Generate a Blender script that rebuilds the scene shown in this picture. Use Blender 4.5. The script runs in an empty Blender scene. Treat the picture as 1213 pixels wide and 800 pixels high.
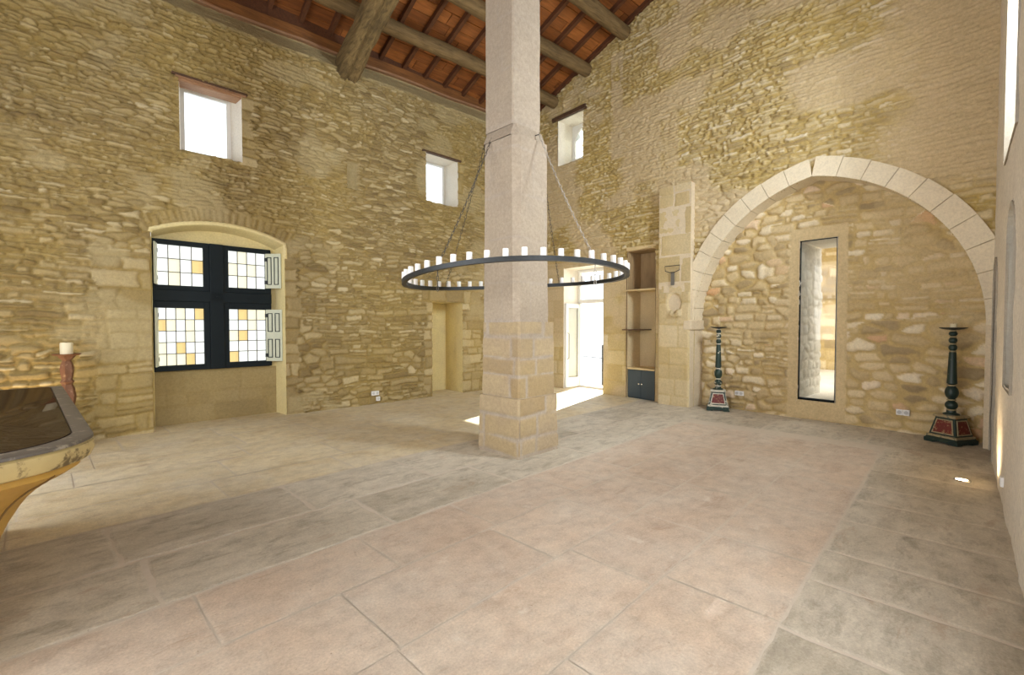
import bpy, bmesh, math, random
import numpy as np
from mathutils import Vector, Matrix

C = bpy.context.scene.collection
scn = bpy.context.scene
PI = math.pi

# ------------------------------------------------------------------ camera
cam_d = bpy.data.cameras.new('camera')
cam = bpy.data.objects.new('camera', cam_d); C.objects.link(cam)
cam.location = (0, 0, 1.5)
YAW, PITCH = math.radians(40.585), math.radians(-1.506)
cam.rotation_euler = (PI/2 + PITCH, 0, -YAW)
cam_d.sensor_width = 36.0
cam_d.lens = 545.0/1213.0*36.0
cam_d.clip_start = 0.02
scn.camera = cam

# ------------------------------------------------------------------ sky, sun, daylight, added fill, exposure
world = bpy.data.worlds.new('sky'); scn.world = world; world.use_nodes = True
bg = world.node_tree.nodes['Background']
bg.inputs['Color'].default_value = (0.93, 0.97, 1.0, 1)
bg.inputs['Strength'].default_value = 1.8

def lamp(name, kind, loc, energy, color=(1, 1, 1), direction=None, **kw):
    d = bpy.data.lights.new(name, kind); d.energy = energy; d.color = color
    for k, v in kw.items(): setattr(d, k, v)
    o = bpy.data.objects.new(name, d); C.objects.link(o); o.location = loc
    if direction is not None:
        o.rotation_euler = Vector(direction).to_track_quat('-Z', 'Y').to_euler()
    return o

lamp('sun', 'SUN', (12, 12, 14), 22.0, (1.0, 0.96, 0.88), (-4.78, -1.55, -2.95), angle=0.012)
# fill panels added at made-up, unseen openings, except the upper right window's daylight
lamp('fill_rear_low', 'AREA', (-3.3, 2.1, 2.0), 150, (0.97, 0.98, 1.0), (1, -0.05, -0.04), shape='RECTANGLE', size=2.6, size_y=3.0)
lamp('fill_rear_high', 'AREA', (-3.3, 4.9, 2.2), 150, (0.97, 0.98, 1.0), (1, -0.50, -0.03), shape='RECTANGLE', size=2.6, size_y=3.0)
lamp('daylight_right_upper', 'AREA', (5.8, -0.55, 4.3), 360, (0.92, 0.96, 1.0), (-0.1, 1, -0.5), shape='RECTANGLE', size=1.2, size_y=2.0)
lamp('fill_right_near', 'AREA', (-1.5, -0.95, 2.4), 45, (0.97, 0.98, 1.0), (0, 1, -0.55), shape='RECTANGLE', size=1.6, size_y=3.0)
lamp('fill_right_middle', 'AREA', (2.0, -0.55, 2.2), 72, (0.97, 0.98, 1.0), (0.75, 1, -0.25), shape='RECTANGLE', size=1.3, size_y=2.2)
lamp('fill_next_room', 'AREA', (12.0, 1.2, 3.4), 170, (1.0, 0.97, 0.92), (0, 0, -1), shape='RECTANGLE', size=3.0, size_y=3.0)  # added panel under the ceiling, brightening the room beyond the slit

scn.view_settings.view_transform = 'Standard'
scn.view_settings.look = 'None'
scn.view_settings.gamma = 1.0
scn.view_settings.use_curve_mapping = False
scn.view_settings.exposure = 0.25
try:
    scn.cycles.max_bounces = 12
    scn.cycles.diffuse_bounces = 7
    scn.cycles.transparent_max_bounces = 12
    scn.cycles.use_denoising = True
    scn.cycles.sample_clamp_indirect = 6.0
except Exception:
    pass

# ------------------------------------------------------------------ helpers
def tag(o, label=None, cat=None, group=None, kind=None):
    if label: o['label'] = label
    if cat: o['category'] = cat
    if group: o['group'] = group
    if kind: o['kind'] = kind
    return o

def empty(name, loc=(0, 0, 0), rz=0.0, label=None, cat=None, group=None, kind=None):
    o = bpy.data.objects.new(name, None); C.objects.link(o)
    o.location = loc; o.rotation_euler = (0, 0, rz); o.empty_display_size = 0.1
    return tag(o, label, cat, group, kind)

def link_mesh(name, me, mat, parent=None, smooth=False):
    o = bpy.data.objects.new(name, me); C.objects.link(o)
    if mat: me.materials.append(mat)
    if smooth:
        me.polygons.foreach_set('use_smooth', [True]*len(me.polygons))
    if parent: o.parent = parent
    return o

class MB:
    """collects shapes and links them as one mesh"""
    def __init__(s): s.v = []; s.f = []
    def add(s, vs, fs):
        n = len(s.v); s.v += [tuple(p) for p in vs]; s.f += [tuple(i+n for i in f) for f in fs]; return s
    def box(s, x0, x1, y0, y1, z0, z1, b=0.0):
        if b <= 0:
            vs = [(x, y, z) for x in (x0, x1) for y in (y0, y1) for z in (z0, z1)]
            return s.add(vs, [(0, 1, 3, 2), (4, 6, 7, 5), (0, 4, 5, 1), (2, 3, 7, 6), (0, 2, 6, 4), (1, 5, 7, 3)])
        bm = bmesh.new(); bmesh.ops.create_cube(bm, size=1)
        for v in bm.verts:
            v.co = ((x0+x1)/2+v.co.x*(x1-x0), (y0+y1)/2+v.co.y*(y1-y0), (z0+z1)/2+v.co.z*(z1-z0))
        bmesh.ops.bevel(bm, geom=bm.edges[:], offset=b, segments=2, affect='EDGES', profile=0.6)
        return s.bm(bm)
    def bm(s, bm, M=None):
        bm.verts.index_update()
        vs = [(M @ v.co if M else v.co.copy()) for v in bm.verts]
        fs = [[v.index for v in f.verts] for f in bm.faces]
        bm.free(); return s.add(vs, fs)
    def lathe(s, prof, n=24, c=(0, 0, 0), cap=True):
        vs = []; fs = []
        for r, z in prof:
            for k in range(n):
                a = 2*PI*k/n; vs.append((c[0]+r*math.cos(a), c[1]+r*math.sin(a), c[2]+z))
        for i in range(len(prof)-1):
            for k in range(n):
                fs.append((i*n+k, i*n+(k+1) % n, (i+1)*n+(k+1) % n, (i+1)*n+k))
        if cap:
            fs.append(tuple(range(n-1, -1, -1))); fs.append(tuple((len(prof)-1)*n+k for k in range(n)))
        return s.add(vs, fs)
    def tube(s, pts, r, n=8, closed=False):
        pts = [Vector(p) for p in pts]; m = len(pts); vs = []; fs = []
        up = None
        for i, p in enumerate(pts):
            a = pts[(i-1) % m] if (closed or i > 0) else p
            b = pts[(i+1) % m] if (closed or i < m-1) else p
            t = (b-a).normalized()
            if up is None: up = Vector((0, 0, 1)) if abs(t.z) < .9 else Vector((1, 0, 0))
            e1 = up - t*up.dot(t)
            if e1.length < 1e-5: e1 = t.orthogonal()
            e1.normalize(); e2 = t.cross(e1); up = e1
            rr = r[i] if isinstance(r, (list, tuple)) else r
            for k in range(n):
                q = 2*PI*k/n; vs.append(p + e1*(rr*math.cos(q)) + e2*(rr*math.sin(q)))
        for i in range(m if closed else m-1):
            j = (i+1) % m
            for k in range(n):
                fs.append((i*n+k, i*n+(k+1) % n, j*n+(k+1) % n, j*n+k))
        if not closed:
            fs.append(tuple(range(n-1, -1, -1))); fs.append(tuple((m-1)*n+k for k in range(n)))
        return s.add(vs, fs)
    def loft(s, loops, cap0=True, cap1=True):
        n = len(loops[0]); vs = [p for L in loops for p in L]; fs = []
        for i in range(len(loops)-1):
            for k in range(n):
                fs.append((i*n+k, i*n+(k+1) % n, (i+1)*n+(k+1) % n, (i+1)*n+k))
        if cap0: fs.append(tuple(range(n-1, -1, -1)))
        if cap1: fs.append(tuple((len(loops)-1)*n+k for k in range(n)))
        return s.add(vs, fs)
    def xf(s, fn):
        s.v = [tuple(fn(*p)) for p in s.v]; return s
    def build(s, name, mat, parent=None, smooth=False, fix=True):
        me = bpy.data.meshes.new(name); me.from_pydata(s.v, [], s.f)
        if fix:
            bm = bmesh.new(); bm.from_mesh(me); bmesh.ops.recalc_face_normals(bm, faces=bm.faces[:]); bm.to_mesh(me); bm.free()
        me.update()
        o = link_mesh(name, me, mat, parent)
        if smooth:
            me.polygons.foreach_set('use_smooth', [True]*len(me.polygons))
            if hasattr(me, 'set_sharp_from_angle'): me.set_sharp_from_angle(angle=math.radians(38))
        return o

# ---- value noise for the masonry
_RT = np.random.RandomState(7).rand(16, 256, 256)
def vnoise(x, y, k=0):
    T = _RT[k % 16]; xi = np.floor(x).astype(int); yi = np.floor(y).astype(int)
    fx = x-xi; fy = y-yi; fx = fx*fx*(3-2*fx); fy = fy*fy*(3-2*fy)
    a = T[xi & 255, yi & 255]; b = T[(xi+1) & 255, yi & 255]; c = T[xi & 255, (yi+1) & 255]; d = T[(xi+1) & 255, (yi+1) & 255]
    return (a*(1-fx)+b*fx)*(1-fy)+(c*(1-fx)+d*fx)*fy
def fbm(x, y, k=0, o=3):
    r = 0; a = .5; t = 0
    for i in range(o):
        r = r+a*vnoise(x*2**i+17.3*i, y*2**i+5.1*i, k+i); t += a; a *= .5
    return r/t
def sstep(a, b, x):
    t = np.clip((x-a)/(b-a), 0, 1); return t*t*(3-2*t)

def masonry(u, v, seed, hfun, aspect=(2.0, 4.5), wmin=.06, gap=.22, relief=.03, split=.15, rnd=.5, warp=1.0, edges=None):
    """coursed rubble: returns relief height, tint and stone mask at wall points (u, v)"""
    rng = np.random.RandomState(seed)
    v2 = v + warp*(.05*(fbm(u*.55, v*.9, seed)-.5)*2 + .022*(vnoise(u*2.3, v*3., seed+1)-.5)*2)
    u2 = u + warp*.03*(vnoise(u*5, v*6, seed+2)-.5)*2
    if edges is None:
        e = [v.min()-.4]
        while e[-1] < v.max()+.4: e.append(e[-1]+hfun(e[-1])*rng.uniform(.65, 1.4))
    else: e = list(edges)
    e = np.array(e)
    row = np.clip(np.searchsorted(e, v2)-1, 0, len(e)-2)
    H = np.zeros_like(u); T = np.zeros_like(u); M = np.zeros_like(u)
    umin, umax = u.min()-1, u.max()+1
    for r in range(len(e)-1):
        m = row == r
        if not m.any(): continue
        h = e[r+1]-e[r]
        w = np.maximum(wmin, h*rng.uniform(aspect[0], aspect[1], 400)*np.exp(rng.normal(0, .3, 400)))
        ue = umin - rng.uniform(0, .4) + np.concatenate([[0], np.cumsum(w)])
        if ue[-1] < umax: ue = np.concatenate([ue, np.arange(ue[-1]+.3, umax+1, .3)])
        U = u2[m]; V = v2[m]-e[r]
        s = np.clip(np.searchsorted(ue, U)-1, 0, len(ue)-2); n = len(ue)
        ww = (ue[s+1]-ue[s])
        x = U-ue[s]-ww/2
        sl = rng.normal(0, .035, n)[s]; V = V + sl*x
        g = h*gap
        b0 = rng.uniform(.15, 1., n)*g*.6; t0 = h-rng.uniform(.15, 1., n)*g*.6
        tint = rng.rand(n); hg = rng.uniform(.45, 1.15, n); rc = rng.uniform(.25, 1., n)*rnd
        spl = rng.rand(n) < split; sv = h*rng.uniform(.38, .62, n)
        lo = b0[s].copy(); hi = t0[s].copy(); tt = tint[s].copy(); hh = hg[s].copy()
        is_s = spl[s]; top = is_s & (V > sv[s]); bot = is_s & ~top
        lo[top] = sv[s][top]+g*.25; hi[bot] = sv[s][bot]-g*.25
        tt[top] = (tt[top]*7.31) % 1; hh[top] = .5+.6*((hh[top]*5.7) % 1)
        gx = np.minimum(g*.55, ww*.2)
        hx = ww/2-gx*.6; hy = np.maximum((hi-lo)/2, .006); y = V-(hi+lo)/2
        R = np.minimum(hx, hy)*rc[s]
        qx = np.abs(x)-(hx-R); qy = np.abs(y)-(hy-R)
        sd = np.hypot(np.maximum(qx, 0), np.maximum(qy, 0))+np.minimum(np.maximum(qx, qy), 0)-R
        ins = -sd + .010*warp*(vnoise(U*22, V*22+r*3.3, seed+3)-.5)*2
        mk = sstep(-.004, .014, ins); dm = 1-(1-np.clip(ins/(.5*hy), 0, 1))**2
        tilt = (rng.normal(0, .5, n)[s])*y/np.maximum(hy, .01)
        H[m] = mk*(.45+.55*dm)*relief*hh*(1+.35*tilt); T[m] = tt; M[m] = mk
    H = H + .006*warp*(fbm(u*14, v*14, seed+5)-.5)*2 + .012*warp*(fbm(u*2, v*2, seed+6)-.5)*2
    return H, T, M

def rubble(u, v, seed, hfun, w=.20, jit=.30, gap=.16, relief=.035, wob=1.0, p=5.0):
    """irregular rubble: blocky cells on jittered courses; returns relief height, tint and stone mask"""
    zt = np.arange(-1.5, 11, .01); rt = np.concatenate([[0], np.cumsum(.01/np.array([hfun(q) for q in zt[:-1]]))])
    v2 = v+wob*(.05*(fbm(u*.6, v*.9, seed)-.5)*2+.018*(vnoise(u*3.1, v*3.7, seed+1)-.5)*2+.006*(vnoise(u*13, v*17, seed+4)-.5)*2)
    u2 = u+wob*(.03*(vnoise(u*4, v*6, seed+2)-.5)*2+.010*(vnoise(u*15, v*15, seed+3)-.5)*2)
    y = np.interp(v2, zt, rt); hl = np.interp(v2, zt, [hfun(q) for q in zt])
    Rn = np.random.RandomState(seed).rand(6, 512, 512)
    r0 = np.floor(y).astype(int)
    F1 = np.full(u.shape, 9.); F2 = np.full(u.shape, 9.); T = np.zeros_like(u); Hh = np.zeros_like(u); gx = np.zeros_like(u); gy = np.zeros_like(u)
    for dr in (-1, 0, 1):
        rr = r0+dr; off = Rn[0, rr & 511, 7]; ws = w*(.75+.6*Rn[1, rr & 511, 9])
        x = u2/ws+off*3.7; c0 = np.floor(x).astype(int)
        for dc in (-1, 0, 1):
            cc = c0+dc; a, b_ = rr & 511, cc & 511
            sx = cc+.5+jit*(Rn[0, a, b_]-.5)*2; sy = rr+.5+jit*.8*(Rn[1, a, b_]-.5)*2
            wt = .78+.5*Rn[2, a, b_]
            ex = (x-sx)*np.minimum(ws/hl, 2.6)*.62; ey = (y-sy)
            d = (np.abs(ex)**p+np.abs(ey)**p)**(1/p)*wt
            n1 = d < F1
            F2 = np.where(n1, F1, np.minimum(F2, d)); F1 = np.where(n1, d, F1)
            T = np.where(n1, Rn[3, a, b_], T); Hh = np.where(n1, Rn[4, a, b_], Hh); gy = np.where(n1, ey*(Rn[5, a, b_]-.5), gy); gx = np.where(n1, ex*(Rn[5, b_, a]-.5), gx)
    e = (F2-F1)
    g = gap*(.5+1.0*fbm(u*1.7, v*1.7, seed+7))+.05*(vnoise(u*20, v*20, seed+5)-.5)
    m = sstep(g-.07, g+.09, e); dm = np.clip((e-g)/.55, 0, 1); dm = 1-(1-dm)**2
    H = m*(.5+.5*dm)*relief*(.45+.8*Hh)*(1+.9*gy+.5*gx)
    H = H+.005*(fbm(u*15, v*15, seed+5)-.5)*2+.012*(fbm(u*2, v*2, seed+6)-.5)*2
    return H, T, m

def rough_wall(u, v, seed, hfun, aspect, relief, gap, part, split=.3):
    """coursed rubble with areas of looser rubble let into it (part = share of the loose kind)"""
    h, t, m = masonry(u, v, seed, hfun, aspect, relief=relief, gap=gap*1.7, split=split, rnd=.9, warp=1.25)
    h2, t2, m2 = rubble(u, v, seed+3, lambda z: hfun(z)*1.02, hfun(v.min())*2.5, relief=relief, gap=gap)
    k = fbm(u*.9+seed, v*1.6, seed+8, 2) < part
    return np.where(k, h2, h), np.where(k, t2, t), np.where(k, m2, m)

def grid_wall(name, us, vs, mapf, field, hole, mat, parent=None):
    """masonry skin on a us x vs grid: mapf(u, d, v) -> xyz, field(u, v) -> (height, tint, mask, zone), hole(u, v) True where open"""
    us = np.array(us); vs = np.array(vs); U, V = np.meshgrid(us, vs, indexing='ij'); nu, nv = U.shape
    u = U.ravel(); v = V.ravel()
    h, t, m, z = field(u, v)
    X, Y, Z = mapf(u, -h, v)
    co = np.stack([X, Y, Z], 1)
    i = np.arange(nu-1)[:, None]*nv+np.arange(nv-1)[None, :]
    q = np.stack([i, i+nv, i+nv+1, i+1], -1).reshape(-1, 4)
    uc = (U[:-1, :-1]+U[1:, 1:]).ravel()/2; vc = (V[:-1, :-1]+V[1:, 1:]).ravel()/2
    q = q[~hole(uc, vc)]
    used = np.zeros(len(co), bool); used[q.ravel()] = True
    re = np.cumsum(used)-1; q = re[q]; co = co[used]
    col = np.stack([t, m, z, np.ones_like(t)], 1)[used]
    me = bpy.data.meshes.new(name)
    me.vertices.add(len(co)); me.vertices.foreach_set('co', co.astype(np.float32).ravel())
    me.loops.add(q.size); me.loops.foreach_set('vertex_index', q.astype(np.int32).ravel())
    me.polygons.add(len(q)); me.polygons.foreach_set('loop_start', np.arange(0, q.size, 4, dtype=np.int32))
    me.polygons.foreach_set('use_smooth', np.ones(len(q), bool))
    a = me.color_attributes.new('stone', 'FLOAT_COLOR', 'POINT'); a.data.foreach_set('color', col.astype(np.float32).ravel())
    me.update(calc_edges=True); me.validate()
    return link_mesh(name, me, mat, parent)

# ------------------------------------------------------------------ materials
class NT:
    def __init__(s, name):
        s.m = bpy.data.materials.new(name); s.m.use_nodes = True; s.t = s.m.node_tree
        s.b = s.t.nodes['Principled BSDF']; s.out = s.t.nodes['Material Output']
    def n(s, typ, **kw):
        nd = s.t.nodes.new(typ)
        for k, v in kw.items():
            if k in nd.inputs: s.put(nd.inputs[k], v)
            else: setattr(nd, k, v)
        return nd
    def put(s, sock, v):
        if isinstance(v, bpy.types.NodeSocket): s.t.links.new(v, sock)
        else:
            if isinstance(v, tuple) and len(v) == 3 and sock.type == 'RGBA': v = v+(1,)
            sock.default_value = v
    def coord(s): return s.n('ShaderNodeTexCoord').outputs['Object']
    def noise(s, scale, detail=4, rough=.55, vec=None, dist=0.0):
        nd = s.n('ShaderNodeTexNoise'); nd.inputs['Scale'].default_value = scale; nd.inputs['Detail'].default_value = detail
        nd.inputs['Roughness'].default_value = rough; nd.inputs['Distortion'].default_value = dist
        s.t.links.new(vec or s.coord(), nd.inputs['Vector']); return nd.outputs['Fac']
    def ramp(s, fac, stops):
        nd = s.n('ShaderNodeValToRGB'); s.put(nd.inputs['Fac'], fac); cr = nd.color_ramp
        while len(cr.elements) < len(stops): cr.elements.new(.5)
        for e, (p, c) in zip(cr.elements, stops):
            e.position = p; e.color = (c[0], c[1], c[2], 1) if isinstance(c, tuple) else (c, c, c, 1)
        return nd.outputs['Color']
    def mix(s, fac, a, b, mode='MIX'):
        nd = s.n('ShaderNodeMix'); nd.data_type = 'RGBA'; nd.blend_type = mode
        s.put(nd.inputs[0], fac); s.put(nd.inputs[6], a); s.put(nd.inputs[7], b); return nd.outputs[2]
    def math(s, op, a, b=0.0):
        nd = s.n('ShaderNodeMath'); nd.operation = op; s.put(nd.inputs[0], a); s.put(nd.inputs[1], b); return nd.outputs[0]
    def bump(s, h, strength=.3, dist=.01):
        nd = s.n('ShaderNodeBump'); nd.inputs['Strength'].default_value = strength; nd.inputs['Distance'].default_value = dist
        s.t.links.new(h, nd.inputs['Height']); s.t.links.new(nd.outputs['Normal'], s.b.inputs['Normal'])
    def done(s, color=None, rough=.85, metal=0.0):
        if color is not None: s.put(s.b.inputs['Base Color'], color)
        s.put(s.b.inputs['Roughness'], rough); s.put(s.b.inputs['Metallic'], metal)
        return s.m

def wall_mat(name, mortar, stops, plaster, patch, patch_amt=.5, patch_scale=.6):
    k = NT(name)
    at = k.n('ShaderNodeAttribute'); at.attribute_name = 'stone'
    sp = k.n('ShaderNodeSeparateColor'); k.t.links.new(at.outputs['Color'], sp.inputs[0])
    tint, mask, zone = sp.outputs[0], sp.outputs[1], sp.outputs[2]
    stone = k.ramp(tint, stops)
    mo = k.mix(k.noise(9, 4), tuple(c*.82 for c in mortar), tuple(min(1, c*1.15) for c in mortar))
    c = k.mix(mask, mo, stone)
    pf = k.ramp(k.noise(patch_scale, 4, .6), [(.42, 0.0), (.62, patch_amt)])
    c = k.mix(pf, c, k.mix(.55, c, patch))
    pl = k.mix(k.noise(3.5, 5, .65), tuple(q*.85 for q in plaster), tuple(min(1, q*1.12) for q in plaster))
    c = k.mix(zone, c, pl)
    f1 = k.ramp(k.noise(28, 5, .7), [(.3, .84), (.7, 1.10)])
    c = k.mix(1.0, c, f1, 'MULTIPLY')
    f2 = k.ramp(k.noise(70, 3, .6), [(.30, .62), (.42, 1.0)])
    c = k.mix(.55, c, k.mix(1.0, c, f2, 'MULTIPLY'))
    k.bump(k.noise(55, 5, .7), .55, .012)
    return k.done(c, .92)

M = {}
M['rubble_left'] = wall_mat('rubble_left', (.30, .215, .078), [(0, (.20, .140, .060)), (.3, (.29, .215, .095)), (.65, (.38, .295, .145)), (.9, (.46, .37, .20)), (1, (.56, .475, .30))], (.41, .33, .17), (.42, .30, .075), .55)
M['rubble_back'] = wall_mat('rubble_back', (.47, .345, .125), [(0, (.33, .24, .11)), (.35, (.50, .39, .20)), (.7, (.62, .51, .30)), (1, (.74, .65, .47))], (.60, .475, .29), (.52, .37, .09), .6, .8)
M['rubble_recess'] = wall_mat('rubble_recess', (.53, .395, .18), [(0, (.33, .25, .14)), (.25, (.53, .405, .215)), (.65, (.68, .55, .33)), (.93, (.82, .73, .55)), (1, (.62, .36, .18))], (.62, .49, .28), (.54, .39, .13), .3)
M['plaster_right'] = wall_mat('plaster_right', (.70, .63, .51), [(0, (.68, .61, .50)), (1, (.76, .70, .60))], (.76, .70, .60), (.70, .61, .46), .5)

def stone_mat(name, a, b, scale=5, blot=(.45, .36, .25), blot_amt=.35, bump=.4, rough=.85):
    k = NT(name)
    c = k.mix(k.noise(scale, 6, .65), a, b)
    c = k.mix(k.math('MULTIPLY', k.ramp(k.noise(1.7, 5, .6), [(.45, 0.0), (.7, 1.0)]), blot_amt), c, blot)
    c = k.mix(1.0, c, k.ramp(k.noise(38, 4, .7), [(.28, .87), (.6, 1.05)]), 'MULTIPLY')
    k.bump(k.noise(45, 6, .7), bump, .008)
    return k.done(c, rough)
M['ashlar'] = stone_mat('ashlar', (.60, .49, .33), (.70, .60, .44))
M['ashlar_pale'] = stone_mat('ashlar_pale', (.70, .61, .44), (.78, .69, .52), 4, (.6, .48, .32), .3)
M['jamb_white'] = stone_mat('jamb_white', (.72, .67, .57), (.80, .76, .68), 6, (.62, .52, .38), .3, .3)
M['jamb_yellow'] = stone_mat('jamb_yellow', (.68, .57, .27), (.76, .66, .36), 5)
M['reveal_grey'] = stone_mat('reveal_grey', (.33, .29, .23), (.42, .38, .31), 7)
M['jamb_tan'] = stone_mat('jamb_tan', (.56, .44, .25), (.66, .54, .33), 6)
M['passage_stone'] = stone_mat('passage_stone', (.66, .62, .55), (.76, .73, .67), 6)
M['passage_rubble'] = wall_mat('passage_rubble', (.62, .58, .50), [(0, (.56, .52, .45)), (.6, (.70, .67, .60)), (1, (.80, .78, .74))], (.72, .69, .63), (.66, .60, .50), .3)
M['column_stone'] = wall_mat('column_stone', (.43, .365, .285), [(0, (.37, .265, .125)), (.5, (.42, .315, .16)), (1, (.47, .365, .215))], (.40, .338, .272), (.31, .235, .165), .75, 1.6)

def floor_mat():
    k = NT('floor_stone')
    at = k.n('ShaderNodeAttribute'); at.attribute_name = 'stone'
    sp = k.n('ShaderNodeSeparateColor'); k.t.links.new(at.outputs['Color'], sp.inputs[0])
    tint, zone, edge = sp.outputs[0], sp.outputs[1], sp.outputs[2]
    mp = k.n('ShaderNodeMapping'); mp.inputs['Rotation'].default_value = (0, 0, -.096); k.t.links.new(k.coord(), mp.inputs['Vector'])
    st = k.n('ShaderNodeMapping'); st.inputs['Scale'].default_value = (.55, 1.4, 1); k.t.links.new(mp.outputs[0], st.inputs['Vector'])
    pink = k.mix(tint, (.52, .415, .32), (.59, .475, .365))
    pink = k.mix(k.ramp(k.noise(1.3, 6, .68), [(.4, 0.0), (.68, .75)]), pink, (.60, .535, .45))
    pink = k.mix(k.ramp(k.noise(2.6, 6, .7, st.outputs[0]), [(.52, 0.0), (.75, .6)]), pink, (.38, .275, .20))
    grey = k.mix(tint, (.41, .365, .285), (.58, .525, .425))
    grey = k.mix(k.ramp(k.noise(2.2, 7, .72, st.outputs[0], .35), [(.42, 0.0), (.65, .8)]), grey, (.64, .59, .49))
    grey = k.mix(k.ramp(k.noise(5.5, 6, .75, st.outputs[0], .25), [(.50, 0.0), (.68, .75)]), grey, (.29, .255, .195))
    ochre = k.mix(tint, (.63, .535, .35), (.71, .615, .42))
    ochre = k.mix(k.ramp(k.noise(1.1, 6, .65), [(.42, 0.0), (.7, .7)]), ochre, (.66, .61, .50))
    ochre = k.mix(k.ramp(k.noise(2.4, 6, .7), [(.5, 0.0), (.72, .55)]), ochre, (.50, .36, .17))
    c = k.mix(k.ramp(zone, [(.2, 0.0), (.3, 1.0)]), pink, grey)
    c = k.mix(k.ramp(zone, [(.7, 0.0), (.8, 1.0)]), c, ochre)
    c = k.mix(edge, c, (.58, .52, .43))
    c = k.mix(1.0, c, k.ramp(k.noise(7, 7, .75), [(.32, .80), (.5, 1.0), (.66, 1.12)]), 'MULTIPLY')
    c = k.mix(1.0, c, k.ramp(k.noise(75, 5, .75), [(.3, .80), (.65, 1.1)]), 'MULTIPLY')
    c = k.mix(k.ramp(k.noise(3.2, 8, .75, st.outputs[0], .6), [(.58, 0.0), (.66, .45)]), c, (.36, .24, .16))
    c = k.mix(k.ramp(k.noise(4.1, 8, .78, mp.outputs[0], .3), [(.60, 0.0), (.68, .5)]), c, (.72, .67, .58))
    c = k.mix(k.ramp(k.noise(34, 4, .6), [(.68, 0.0), (.74, .7)]), c, (.22, .15, .10))
    k.bump(k.noise(60, 6, .75), .28, .008)
    return k.done(c, k.ramp(k.noise(3, 4), [(.3, .5), (.7, .75)]))
M['floor'] = floor_mat()
k = NT('floor_mortar'); M['floor_mortar'] = k.done(k.mix(k.noise(20, 5, .7), (.52, .45, .36), (.66, .60, .51)), .95)

def wood(name, a, b, scale=(1, 14, 14), rough=.7, dark=.35, bump=.5):
    k = NT(name)
    mp = k.n('ShaderNodeMapping'); mp.inputs['Scale'].default_value = scale; k.t.links.new(k.coord(), mp.inputs['Vector'])
    g = k.noise(2.2, 6, .65, mp.outputs[0], .6)
    c = k.mix(k.ramp(g, [(.3, 0.0), (.7, 1.0)]), a, b)
    c = k.mix(k.math('MULTIPLY', k.ramp(k.noise(1.6, 4), [(.5, 0.0), (.75, 1.0)]), dark), c, tuple(q*.45 for q in a))
    k.bump(g, bump, .01)
    return k.done(c, rough)
M['board'] = None
def board_mat():
    k = NT('roof_boards')
    at = k.n('ShaderNodeAttribute'); at.attribute_name = 'stone'
    sp = k.n('ShaderNodeSeparateColor'); k.t.links.new(at.outputs['Color'], sp.inputs[0])
    c = k.mix(sp.outputs[0], (.20, .062, .013), (.42, .145, .032))
    mp = k.n('ShaderNodeMapping'); mp.inputs['Scale'].default_value = (1, 9, 9); k.t.links.new(k.coord(), mp.inputs['Vector'])
    g = k.noise(2.5, 5, .6, mp.outputs[0], .4)
    c = k.mix(1.0, c, k.ramp(g, [(.3, .6), (.7, 1.15)]), 'MULTIPLY')
    k.bump(g, .3, .006)
    return k.done(c, .6)
M['board'] = board_mat()
M['rafter'] = wood('rafter_wood', (.07, .024, .008), (.13, .045, .014), (12, 1, 12))
M['plate'] = wood('plate_wood', (.13, .050, .012), (.29, .115, .028), (1, 12, 12))
M['log'] = wood('log_wood', (.09, .055, .020), (.25, .165, .068), (1.2, 9, 9), .8, .5, .7)
M['beam'] = wood('beam_wood', (.070, .046, .016), (.27, .185, .075), (10, 1.0, 10), .85, .55, .9)
M['lintel_wood'] = wood('lintel_wood', (.26, .13, .06), (.42, .25, .14), (1.5, 14, 14))
M['dark_wood'] = wood('dark_wood', (.06, .03, .015), (.12, .06, .03), (6, 6, 6))
M['shelf_wood'] = wood('shelf_wood', (.62, .47, .24), (.72, .58, .33), (12, 1, 12))
M['niche_wood'] = wood('niche_wood', (.30, .20, .10), (.44, .31, .16), (8, 8, 1.2))

def plain(name, col, rough=.5, metal=0.0, var=.12, scale=12, bump=.0):
    k = NT(name)
    c = k.mix(k.noise(scale, 4), tuple(q*(1-var) for q in col), tuple(min(1, q*(1+var)) for q in col))
    if bump: k.bump(k.noise(scale*4, 4), bump, .004)
    return k.done(c, rough, metal)
M['window_paint'] = plain('window_paint', (.008, .014, .018), .6)
M['window_paint'].node_tree.nodes['Principled BSDF'].inputs['Specular IOR Level'].default_value = .2
M['shutter_green'] = plain('shutter_paint', (.55, .58, .46), .5)
M['lead'] = plain('lead', (.20, .19, .17), .6, .5)
M['white_frame'] = plain('white_frame', (.78, .78, .76), .5, 0, .04)
M['iron'] = plain('black_iron', (.035, .038, .040), .5, .6, .3, 30, .2)
M['chain_iron'] = plain('chain_iron', (.10, .09, .075), .6, .6)
M['pale_cord'] = plain('pale_chain', (.40, .37, .32), .6, .3)
M['cabinet'] = plain('cabinet_paint', (.040, .062, .080), .5, 0, .1)
M['white_plastic'] = plain('white_plastic', (.80, .80, .79), .35, 0, .02)
M['socket_dark'] = plain('socket_dark', (.10, .10, .10), .4)
M['socket_grey'] = plain('socket_grey', (.50, .50, .49), .5)
M['chrome'] = plain('polished_metal', (.85, .85, .83), .2, .9, .03)
def wax():
    k = NT('candle_wax'); k.b.inputs['Subsurface Weight'].default_value = .25; k.b.inputs['Subsurface Radius'].default_value = (.02, .015, .01)
    return k.done(k.mix(k.noise(14, 3), (.80, .78, .74), (.88, .87, .84)), .5)
M['wax'] = wax()
M['wick'] = plain('wick', (.03, .025, .02), .9)
M['wax_cream'] = plain('wax_cream', (.80, .72, .50), .5, 0, .06)

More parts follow.
